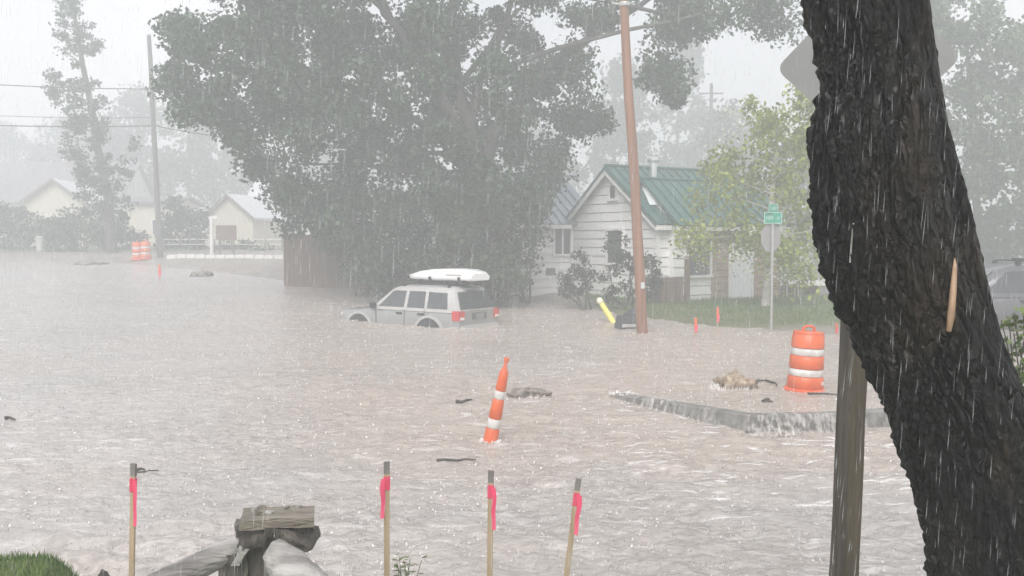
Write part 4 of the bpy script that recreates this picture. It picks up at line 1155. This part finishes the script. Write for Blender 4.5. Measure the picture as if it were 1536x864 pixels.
# ------------------------------------------------------------------ rocks, boils and driftwood in the flood
def lump(name, label, px0, px1, py_b, hgt, m, cat, seed, depth=None, kind=None, group=None):
    x, y = on_water((px0 + px1) / 2, py_b)
    W = (px1 - px0) / F_PX * y / 2; D = depth or W * .8
    bm = bmesh.new(); bmesh.ops.create_icosphere(bm, subdivisions=4, radius=1)
    for v in bm.verts:
        c = v.co.copy()
        k_ = 1 + .7 * float(vnoise(c.x * 2.2 + seed * 5, c.y * 2.2 + c.z * 2.1, seed)) + .3 * float(vnoise(c.x * 6 + seed, c.y * 6 + c.z * 5, seed + 1))
        k_ = k_ + .35 * float(vnoise(c.x * 4.5 + seed, c.y * 4.5 + c.z * 4, seed + 3))
        v.co = Vector((c.x * W * k_, c.y * D * k_, c.z * hgt * (k_ + .25 * float(vnoise(c.x * 9, c.y * 9, seed + 2)))))
    me = bpy.data.meshes.new(name); bm.to_mesh(me); bm.free()
    me.polygons.foreach_set('use_smooth', [True] * len(me.polygons))
    me.materials.append(m)
    o_ = bpy.data.objects.new(name, me); COL.objects.link(o_)
    o_.location = (x, y, float(water_z(x, y)))
    tag(o_, label, cat, group, kind)
    return o_
lump('rock', 'tan rock with water boiling over it left of the striped barrel', 1078, 1134, 583, .20, M['rock_tan'], 'rock', 1)
lump('rock', 'mottled brown rock breaking the surface right of the tilted marker', 766, 820, 594, .12, M['rock_brown'], 'rock', 2)
lump('rock', 'small dark stone on the curb island in front of the barrel', 1146, 1160, 605, .05, M['stick'], 'rock', 3)
lump('rock', 'low muddy lump by the far street edge under the white stones', 288, 318, 414, .22, M['rock_brown'], 'rock', 4)
lump('rock', 'long low muddy lump left of the two faint barrels', 118, 160, 396, .14, M['rock_brown'], 'rock', 5)
lump('rock', 'dark wet stone at the edge of the green lawn corner', 130, 146, 856, .07, M['stick'], 'rock', 6).location = (-2.50, 5.62, .50)
def stick(label, pts_px, r, name='driftwood_stick'):
    P = []
    for a, b in pts_px:
        x, y = on_water(a, b); P.append(Vector((x, y, float(water_z(x, y)) + .025)))
    o_ = MB().tube(P, [r * (1 - .6 * i / max(1, len(P) - 1)) for i in range(len(P))], 7).build(name, M['stick'], smooth=True)
    tag(o_, label, 'stick', 'sticks adrift in the flood')
stick('bent dark twig adrift behind the left survey stake', [(196, 717), (208, 715), (217, 713), (232, 712)], .016)
stick('short dark twig beside the left survey stake', [(198, 712), (205, 710), (211, 711)], .022)
stick('forked stick adrift left of the tilted marker', [(684, 606), (692, 607), (699, 604), (708, 603)], .03)
stick('long thin stick adrift above the middle survey stakes', [(654, 697), (668, 696), (684, 697), (700, 695), (713, 696)], .022)
stick('curved branch adrift between the tan rock and the barrel', [(1132, 578), (1140, 574), (1152, 574), (1166, 578), (1168, 581)], .03)
stick('flat stick lying on the curb island below the barrel', [(1215, 594), (1240, 594), (1268, 596)], .02)
stick('dark twig near the left edge of the flood', [(0, 632), (8, 631), (16, 634)], .03)

# ------------------------------------------------------------------ board capped post with its log rail
def wobble(mb, amt, seed, sc=9.0):
    for v in mb.v:
        v += Vector((float(vnoise(v.x * sc + seed, v.z * sc, 1)), float(vnoise(v.y * sc, v.z * sc + seed, 2)), float(vnoise(v.x * sc, v.y * sc + seed, 3)))) * amt
    return mb
def dense_box(c, d, n, rot=None):
    bm = bmesh.new(); bmesh.ops.create_cube(bm, size=1)
    bmesh.ops.subdivide_edges(bm, edges=bm.edges[:], cuts=n, use_grid_fill=True)
    mb = MB()
    bm.verts.ensure_lookup_table()
    P = [Vector((v.co.x * d[0], v.co.y * d[1], v.co.z * d[2])) for v in bm.verts]
    if rot is not None: P = [rot @ p for p in P]
    mb.add([p + Vector(c) for p in P], [tuple(v.index for v in f.verts) for f in bm.faces]); bm.free()
    return mb
PY = 4.2
pc = pt(412, 790, PY)
gp = empty('capped_post', (pc.x, PY, gz(pc.x, PY)), 'old wooden gate post with a board cap and pale log rail at the bottom edge', 'post')
k_ = PY / F_PX
rz1 = Matrix.Rotation(.20, 3, 'Z')
ztp = H - (775 - HOR) * k_
wobble(dense_box((pc.x, PY, ztp - .02), (.325, .19, .044), 9, rz1), .011, 3, 22).build('cap_board', M['cap_wood'], gp, smooth=True)
wobble(dense_box((pc.x - .045, PY + .02, ztp - .066), (.30, .18, .038), 9, rz1), .03, 8, 22).build('under_board', M['old_wood'], gp, smooth=True)
wobble(dense_box((pc.x + .055, PY - .02, ztp - .082), (.21, .18, .05), 7, Matrix.Rotation(-.15, 3, 'Z') @ Matrix.Rotation(.22, 3, 'Y')), .05, 11, 13).build('under_board', M['old_wood'], gp, smooth=True)
wobble(dense_box((pc.x - .115, PY - .08, ztp - .10), (.10, .12, .05), 5, Matrix.Rotation(.6, 3, 'Z')), .05, 15, 15).build('wood_chunk', M['old_wood'], gp, smooth=True)
wobble(dense_box((pc.x - .01, PY + .02, (ztp - .09 + gz(pc.x, PY) - .2) / 2), (.22, .20, ztp - .09 - gz(pc.x, PY) + .2), 12), .06, 5, 8).build('post', M['old_wood'], gp, smooth=True)
wobble(wobble(MB().tube([pt(412 + 130 * f, 838 + 150 * f, PY - .08 - .35 * f) for f in [i / 26 for i in range(27)]], [.098 - .008 * f for f in [i / 26 for i in range(27)]], 36), .05, 6, 7), .016, 16, 34).build('log_rail', M['log'], gp, smooth=True)
wobble(dense_box(pt(358, 842, PY - .13), (.06, .06, .075), 6, Matrix.Rotation(.5, 3, 'Y')), .05, 9, 12).build('stone', M['stone_pale'], gp, smooth=True)
wobble(dense_box(pt(345, 868, PY - .05), (.10, .10, .20), 6), .05, 29, 9).build('wood_chunk', M['old_wood'], gp, smooth=True)
n_ = 26
A1, A2 = pt(368, 815, PY - .02), pt(90, 960, PY - .25)
wobble(MB().tube([A1.lerp(A2, i / n_) for i in range(n_ + 1)], [.052 + .012 * i / n_ for i in range(n_ + 1)], 18), .035, 44, 7).build('log_rail', M['log'], gp, smooth=True)
for i in range(9):
    p = pt(365 + random.uniform(0, 90), 768, PY); 
    p = Vector((pc.x + random.uniform(-.12, .12), PY + random.uniform(-.05, .1), ztp + .006))
    wobble(dense_box(p, (random.uniform(.012, .035), random.uniform(.012, .03), random.uniform(.008, .02)), 2, Matrix.Rotation(random.random() * 3, 3, 'Z')), .01, i, 40).build('wood_chip', M['cap_wood' if i % 2 else 'stone_pale'], gp, smooth=True)

# small green sprig beside the second stake
sp = pt(612, 866, 5.9)
spz = gz(sp.x, 5.9)
sprig = empty('weed_plant', (sp.x, 5.9, spz), 'small green weed at the foot of the second survey stake', 'plant')
sm_ = MB()
lfs = MB()
for i in range(9):
    tip = pt(random.uniform(590, 632), random.uniform(843, 866), 5.9) + Vector((0, random.uniform(-.06, .06), 0))
    b0 = Vector((sp.x + random.uniform(-.02, .02), 5.9, spz - .03))
    branch_to(sm_, b0, tip, .004, .002, random, n=4, sides=5)
    for j in range(7):
        f = .35 + .65 * j / 6
        c = b0.lerp(tip, f) + Vector((0, 0, .012)); a = random.uniform(0, 6.28)
        u = Vector((math.cos(a), math.sin(a), random.uniform(-.2, .5))).normalized() * random.uniform(.045, .075); q = u.cross(ZUP).normalized() * .017
        lfs.add([c, c + u * .5 + q, c + u, c + u * .5 - q], [(0, 1, 2, 3)])
sm_.build('stems', M['leaf_fresh'], sprig); lfs.build('leaves', M['leaf_fresh'], sprig)
# leafy bush at the right edge
rbp = pt(1545, 520, 5.0)
sh = empty('bank_bush', (rbp.x, 5.0, gz(rbp.x, 5.0)), 'bright green leafy bush at the right edge behind the leaning trunk', 'bush')
sb1, lv = MB(), MB()
rr_ = random.Random(12)
for i in range(40):
    b0 = Vector((rbp.x + rr_.uniform(-.1, .3), 5.0 + rr_.uniform(-.2, .2), gz(rbp.x, 5.0) - .05))
    tip = pt(rr_.uniform(1506, 1590), rr_.uniform(448, 600), 5.0) + Vector((0, rr_.uniform(-.3, .3), 0))
    branch_to(sb1, b0, tip, .008, .003, rr_, n=5, sides=5)
    for j in range(22):
        f = rr_.uniform(.45, 1.0)
        c = b0.lerp(tip, f) + Vector((rr_.uniform(-.05, .05), rr_.uniform(-.05, .05), rr_.uniform(-.02, .05)))
        u = Vector((rr_.uniform(-1, 1), rr_.uniform(-1, 1), rr_.uniform(-.5, .8)))  .normalized() * rr_.uniform(.035, .07); q = u.cross(Vector((rr_.uniform(-1, 1), rr_.uniform(-1, 1), 1))).normalized() * .02
        lv.add([c, c + u * .35 + q, c + u, c + u * .35 - q], [(0, 1, 2, 3)])
sb1.build('stems', M['bark'], sh); lv.build('leaves', M['leaf_fresh'], sh)

# ------------------------------------------------------------------ warning sign on its wooden post
SY = 5.3
b = pt(1274, 864, SY); tp = pt(1297, 30, SY)
d = (tp - b).normalized()
gp_z = gz(b.x, SY)
b = b - d * ((b.z - gp_z + .3) / d.z)
ws = empty('warning_sign', (b.x, b.y, gp_z), 'weathered square post carrying a diamond sign seen from its grey back', 'road sign')
rot = Vector((0, 0, 1)).rotation_difference(d).to_matrix() @ Matrix.Rotation(.35, 3, 'Z')
top2 = tp + d * .45
wobble(dense_box(b.lerp(top2, .5), (.115, .115, (top2 - b).length), 14, rot), .012, 4, 9).build('post', M['post_wood'], ws, smooth=True)
c = pt(1293, 97, SY + .09)
yw = Matrix.Rotation(-.40, 3, 'Z')
hd_ = .50; rcn = .06
poly = []
for kx, kz in ((1, 0), (0, 1), (-1, 0), (0, -1)):
    cx2, cz2 = kx * (hd_ - rcn * 1.41), kz * (hd_ - rcn * 1.41)
    a0 = math.atan2(kz, kx)
    for q in range(5):
        a = a0 - math.pi / 4 + q * math.pi / 8
        poly.append(c + yw @ Vector((cx2 + rcn * math.cos(a), 0, cz2 + rcn * math.sin(a))))
MB().prism(poly, yw @ Vector((0, .004, 0))).build('diamond_plate', M['sign_back'], ws)
for dz in (-.3, .3):
    MB().tube([c + Vector((0, -.12, dz)), c + Vector((0, .01, dz))], .012, 8).build('bolt', M['steel'], ws)

# ------------------------------------------------------------------ leaning trunk in front
def bark_material():
    m = bpy.data.materials.new('wet_black_bark'); m.use_nodes = True
    n, l = m.node_tree.nodes, m.node_tree.links
    b = n['Principled BSDF']; b.inputs['Specular IOR Level'].default_value = .26
    t = n.new('ShaderNodeTexCoord')
    def noise(s, st, d=6, w=.5):
        mp = n.new('ShaderNodeMapping'); mp.inputs['Scale'].default_value = st
        l.new(t.outputs['Object'], mp.inputs['Vector'])
        q = n.new('ShaderNodeTexNoise'); q.inputs['Scale'].default_value = s; q.inputs['Detail'].default_value = d; q.inputs['Distortion'].default_value = w
        l.new(mp.outputs[0], q.inputs['Vector']); return q.outputs['Fac']
    rp = n.new('ShaderNodeValToRGB'); e = rp.color_ramp.elements
    e[0].position, e[0].color = .33, (.003, .003, .0036, 1)
    e[1].position, e[1].color = .75, (.013, .012, .0115, 1)
    l.new(noise(14, (1, 1, .22)), rp.inputs['Fac'])
    r2 = n.new('ShaderNodeValToRGB'); r2.color_ramp.elements[0].position, r2.color_ramp.elements[1].position = .55, .72
    l.new(noise(3.2, (1, 1, .5)), r2.inputs['Fac'])
    mb_ = n.new('ShaderNodeMixRGB'); mb_.inputs[2].default_value = (.030, .020, .014, 1)
    l.new(r2.outputs[0], mb_.inputs['Fac']); l.new(rp.outputs[0], mb_.inputs[1]); l.new(mb_.outputs[0], b.inputs['Base Color'])
    rr = n.new('ShaderNodeValToRGB'); rr.color_ramp.elements[0].color = (.22,) * 3 + (1,); rr.color_ramp.elements[1].color = (.75,) * 3 + (1,)
    rr.color_ramp.elements[0].position, rr.color_ramp.elements[1].position = .35, .65
    l.new(noise(6, (1, 1, .4)), rr.inputs['Fac']); l.new(rr.outputs[0], b.inputs['Roughness'])
    bp = n.new('ShaderNodeBump'); bp.inputs['Strength'].default_value = .9; bp.inputs['Distance'].default_value = .012
    l.new(noise(60, (1, 1, .16), 8, .5), bp.inputs['Height'])
    bp.inputs['Strength'].default_value = .6
    mpv = n.new('ShaderNodeMapping'); mpv.inputs['Scale'].default_value = (1, 1, .085)
    nv = n.new('ShaderNodeTexNoise'); nv.inputs['Scale'].default_value = 9; nv.inputs['Detail'].default_value = 5
    l.new(t.outputs['Object'], nv.inputs['Vector'])
    va = n.new('ShaderNodeVectorMath'); va.operation = 'MULTIPLY_ADD'; va.inputs[1].default_value = (.05, .05, .25)
    l.new(nv.outputs['Color'], va.inputs[0]); l.new(t.outputs['Object'], va.inputs[2]); l.new(va.outputs[0], mpv.inputs['Vector'])
    vo = n.new('ShaderNodeTexVoronoi'); vo.feature = 'DISTANCE_TO_EDGE'; vo.inputs['Scale'].default_value = 34
    l.new(mpv.outputs[0], vo.inputs['Vector'])
    vr = n.new('ShaderNodeMapRange'); vr.inputs['From Max'].default_value = .22; l.new(vo.outputs['Distance'], vr.inputs['Value'])
    b2 = n.new('ShaderNodeBump'); b2.inputs['Strength'].default_value = 1.0; b2.inputs['Distance'].default_value = .016
    l.new(vr.outputs[0], b2.inputs['Height']); l.new(b2.outputs[0], bp.inputs['Normal']); l.new(bp.outputs[0], b.inputs['Normal'])
    return m
M['bark_black'] = bark_material()
TY = 3.0
prof = [(-260, 1165, 1330), (-120, 1185, 1352), (0, 1203, 1376), (60, 1217, 1386), (100, 1224, 1394), (150, 1228, 1404), (180, 1216, 1409), (230, 1217, 1422), (300, 1223, 1441), (360, 1232, 1457), (400, 1238, 1468), (450, 1254, 1482), (500, 1282, 1500), (550, 1310, 1524),
        (600, 1336, 1548), (650, 1355, 1568), (700, 1372, 1588), (750, 1388, 1606), (800, 1400, 1622), (864, 1410, 1640), (960, 1418, 1668), (1080, 1410, 1710), (1240, 1370, 1780)]
py_ = np.linspace(-260, 1240, 640)
Lx = np.interp(py_, [p[0] for p in prof], [p[1] for p in prof]); Rx = np.interp(py_, [p[0] for p in prof], [p[2] for p in prof])
ker = np.ones(15) / 15
Lx = np.convolve(np.pad(Lx, 7, 'edge'), ker, 'valid'); Rx = np.convolve(np.pad(Rx, 7, 'edge'), ker, 'valid')
cxw = ((Lx + Rx) / 2 - 768) / F_PX * TY
rw_ = (Rx - Lx) / 2 / F_PX * TY * .955
zw = H - (py_ - HOR) / F_PX * TY
NA = 340
th = np.linspace(0, 2 * np.pi, NA, endpoint=False)
TH, ZZ = np.meshgrid(th, zw)
CX, RR = np.meshgrid(th * 0, cxw)[1], np.meshgrid(th * 0, rw_)[1]
# periodic noise round the trunk: sample on a circle
ca, sa = np.cos(TH), np.sin(TH)
def ring_noise(fr, fz, k): return vnoise(ca * fr + 13 + ZZ * .7, sa * fr + ZZ * fz + 7, k) + vnoise(sa * fr + 3, ca * fr + ZZ * fz * 1.1, k + 1)
def ridges(fa, fz, k):
    u = TH / (2 * np.pi) * fa + .9 * vnoise(ca * 3 + 5, ZZ * 6, k) * 2
    a1 = vnoise(u, ZZ * fz, k); a2 = vnoise(u - fa, ZZ * fz, k)
    t_ = sm(.9, 1.0, TH / (2 * np.pi))
    return a1 * (1 - t_) + a2 * t_
left_f = np.clip(.5 - .9 * ca, .25, 1.4)
disp = (.016 * ring_noise(1.4, 1.6, 0) + .044 * np.abs(ridges(26, 1.5, 2)) ** .55 + .012 * np.abs(ridges(52, 4.5, 4)) ** .7
        + .006 * ridges(110, 9, 6) + .034 * left_f * np.clip(ridges(64, 22, 1) - .05, 0, 1) + .014 * left_f * ridges(140, 48, 5))
knob = .012 * np.exp(-((ZZ - 2.97) / .10) ** 2) * np.clip(-ca, 0, 1)
disp = disp - disp.mean()
RD = RR + disp + knob
X = CX + RD * ca
Yt = TY + RD * sa * .95
tr = empty('leaning_tree', (float(cxw[-1]), TY, gz(float(cxw[-1]), TY)), 'thick leaning tree trunk with black wet bark close by on the right', 'tree')
idx = list(range(NA)) + [0]
to = grid_mesh('trunk', X[:, idx] - tr.location.x, Yt[:, idx] - tr.location.y, ZZ[:, idx] - tr.location.z, M['bark_black'])
to.parent = tr
# limbs and crown above the frame
tpw = Vector((float(cxw[0]), TY, float(zw[0])))
for dx, dy, dz, r0 in ((-.7, .2, 1.9, .17), (.6, .5, 1.7, .14), (.1, -.9, 1.6, .12)):
    P = [tpw + Vector((dx * f, dy * f, dz * f - .25 + .1 * math.sin(f * 3))) for f in (0, .25, .5, .75, 1)]
    MB().tube(P, [r0 * 1.15, r0, r0 * .8, r0 * .6, r0 * .35], 12).build('limb', M['bark_black'], tr, smooth=True)
rc_ = random.Random(9)
cs = [tpw + Vector((rc_.uniform(-1.5, 1.5), rc_.uniform(-1.5, 1.3), rc_.uniform(1.3, 2.6))) for _ in range(26)]
leaf_cloud('crown', cs, .5, 70, .09, M['leaf_mid'], tr, seed=91)
# torn strip of bare wood on the trunk, a few mossy twig scars
def surf(px, py, lift):
    i = int(np.argmin(np.abs(py_ - py))); Yd = TY - .25
    for _ in range(6):
        s_ = max(-.95, min(.95, ((px - 768) / F_PX * Yd - cxw[i]) / rw_[i])); a = -math.acos(s_)
        j = int(round(((a % (2 * math.pi)) / (2 * math.pi)) * NA)) % NA
        Yd = float(Yt[i, j]); zt_ = H - (py - HOR) / F_PX * Yd
        i = int(np.argmin(np.abs(zw - zt_)))
    return Vector(((px - 768) / F_PX * Yd, Yd - lift, float(zw[i])))
MB().tube([surf(1431, 388, .004), surf(1430, 402, .010), surf(1428, 440, .010), surf(1426, 475, .010), surf(1424, 497, .006)], [.002, .007, .0105, .011, .008], 10).build('bare_wood_strip', mat('bare_wood', (.27, .165, .105), (.44, .30, .20), rough=.6, scale=20, stretch=(3, 3, .4)), tr, smooth=True)
MB().tube([surf(1278, 335, .006), surf(1275, 365, .010), surf(1274, 395, .006)], .003, 6).build('twig', M['stone_pale'], tr, smooth=True)

# ------------------------------------------------------------------ grass, splashes, rain
def blades(name, label, xr, yr, n, h, seed, cond=None):
    rg = np.random.default_rng(seed)
    x = rg.uniform(*xr, n); y = rg.uniform(*yr, n)
    if cond is not None:
        k_ = cond(x, y); x, y = x[k_], y[k_]
    z = ground_z(x, y) - .01
    n = len(x)
    hh = h * rg.uniform(.5, 1.3, n); a = rg.uniform(0, 2 * np.pi, n); wd = h * .07 * rg.uniform(.7, 1.4, n)
    lx, ly = rg.normal(0, .35, n) * hh, rg.normal(0, .35, n) * hh
    B = np.stack([x, y, z], 1)
    W_ = np.stack([np.cos(a) * wd, np.sin(a) * wd, 0 * a], 1)
    V = np.stack([B - W_, B + W_, B + np.stack([lx, ly, hh], 1)], 1).reshape(-1, 3)
    o_ = quick_mesh(name, V, 3, M['lawn'])
    tag(o_, label, 'grass', kind='stuff')
blades('bank_grass', 'bright green mown grass on the near bank corner', (-5, -2.1), (3.6, 6.2), 42000, .05, 3, lambda x, y: ground_z(x, y) > .42)
blades('bank_grass', 'green grass along the near bank below the frame', (-2.2, 4), (2.5, 5.4), 12000, .06, 4)
blades('yard_grass', 'green grass on the yard before the white house', (2.6, 22), (22, 38), 42000, .13, 5, lambda x, y: (y > shore_y(x) + .9) & (x > 2.6 + vnoise(x, y, 1)))

def splashes(n, seed):
    rg = np.random.default_rng(seed)
    y = np.exp(rg.uniform(math.log(6.2), math.log(34), n)); x = rg.uniform(-.62, .62, n) * y
    k_ = y < shore_y(x) - .3
    x, y = x[k_], y[k_]; n = len(x)
    z = water_z(x, y) + .004
    V = []
    s = rg.uniform(.006, .016, n) * (1 + y * .02)
    h = rg.uniform(.006, .024, n) * (1 + y * .02)
    for q in range(3):       # little crowns: three leaning triangular jets
        a = rg.uniform(0, 2 * np.pi, n)
        c, d_2 = np.cos(a), np.sin(a)
        B = np.stack([x + c * s * .5, y + d_2 * s * .5, z], 1); T = np.stack([-d_2 * s * .6, c * s * .6, 0 * s], 1)
        V.append(np.stack([B - T, B + T, B + np.stack([c * s * .6, d_2 * s * .6, h], 1)], 1))
    o_ = quick_mesh('rain_splashes', np.concatenate(V, 0).reshape(-1, 3), 3, M['splash'])
    tag(o_, 'white splashes of rain hitting the flood', 'splashes', kind='stuff')
splashes(16000, 8)
burst = MB(); rs = random.Random(4)
for cx_, cy_, rad_, n_b in ((*on_water(1096, 584), .28, 150), (*on_water(792, 595), .25, 60), (*on_water(735, 664), .12, 40), (*on_water(1210, 588), .33, 60), (*on_water(935, 596), .2, 50), (*on_water(690, 493), .3, 40), (*on_water(540, 480), .3, 30), (*on_water(640, 489), .4, 40), (*on_water(750, 489), .3, 30)):
    for _ in range(n_b):
        a = rs.uniform(0, 6.28); r_ = rad_ * rs.uniform(.7, 1.15); h_ = rs.uniform(.015, .085) * (1.4 if n_b == 150 else .6)
        p = Vector((cx_ + r_ * math.cos(a), cy_ + r_ * .7 * math.sin(a), float(water_z(cx_, cy_)) - .01)); w_ = rs.uniform(.006, .02)
        lean = Vector((math.cos(a), math.sin(a), 0)) * h_ * rs.uniform(.1, .6)
        burst.add([p + Vector((-w_, -w_, 0)), p + Vector((w_, -w_, 0)), p + Vector((0, w_, 0)), p + lean + Vector((0, 0, h_))], [(0, 1, 3), (1, 2, 3), (2, 0, 3)])
tag(burst.build('splash_spray', M['splash']), 'white spray round the rocks and barrel', 'splashes', kind='stuff')

def rain(n, seed):
    rg = np.random.default_rng(seed)
    y = 1.7 + 17 * rg.random(n) ** 1.4; x = rg.uniform(-.72, .72, n) * (y + .6); z = rg.uniform(0.3, 1.0, n) * (1.2 + y * .5 + 1.6)
    L = rg.uniform(.015, .085, n); r = rg.uniform(.0004, .0010, n)  # drops stretched into thin motion streaks
    V = []
    C = np.stack([x, y, z], 1); sl_ = rg.normal(.05, .03, n)
    top = C + np.stack([L * sl_, 0 * L, L], 1); bot = C.copy()
    mid = C + np.stack([L * sl_ * .3, 0 * L, L * .3], 1)
    A = [np.stack([np.cos(t_) * r, np.sin(t_) * r, 0 * r], 1) for t_ in (0, 2.094, 4.189)]
    for i in range(3):
        a, b_2 = mid + A[i], mid + A[(i + 1) % 3]
        V += [np.stack([bot, b_2, a], 1), np.stack([top, a, b_2], 1)]
    m = bpy.data.materials.new('rain_streak'); m.use_nodes = True
    nn, ll = m.node_tree.nodes, m.node_tree.links
    b = nn['Principled BSDF']; b.inputs['Base Color'].default_value = (.9, .92, .95, 1); b.inputs['Roughness'].default_value = .1
    trl = nn.new('ShaderNodeBsdfTranslucent'); trl.inputs['Color'].default_value = (.9, .92, .95, 1)
    tp_ = nn.new('ShaderNodeBsdfTransparent')
    m1 = nn.new('ShaderNodeMixShader'); m1.inputs[0].default_value = .5; ll.new(b.outputs[0], m1.inputs[1]); ll.new(trl.outputs[0], m1.inputs[2])
    m2 = nn.new('ShaderNodeMixShader'); m2.inputs[0].default_value = .73; ll.new(m1.outputs[0], m2.inputs[1]); ll.new(tp_.outputs[0], m2.inputs[2])
    ll.new(m2.outputs[0], nn['Material Output'].inputs['Surface'])
    o_ = quick_mesh('rain', np.concatenate(V, 0).reshape(-1, 3), 3, m)
    tag(o_, 'streaks of falling rain drawn out by motion', 'rain', kind='stuff')
rain(26000, 17)

# ------------------------------------------------------------------ haze of rain in the air
hm = bpy.data.materials.new('rain_haze'); hm.use_nodes = True
hn, hl = hm.node_tree.nodes, hm.node_tree.links
hn.remove(hn['Principled BSDF'])
pv = hn.new('ShaderNodeVolumePrincipled')
pv.inputs['Color'].default_value = (.925, .955, .97, 1)
pv.inputs['Density'].default_value = HAZE_DENSITY
hl.new(pv.outputs[0], hn['Material Output'].inputs['Volume'])
hb = MB().box((0, 165, 9.5), (540, 450, 24)).build('haze', hm)
tag(hb, 'pale rain haze filling the air', 'haze', kind='stuff')
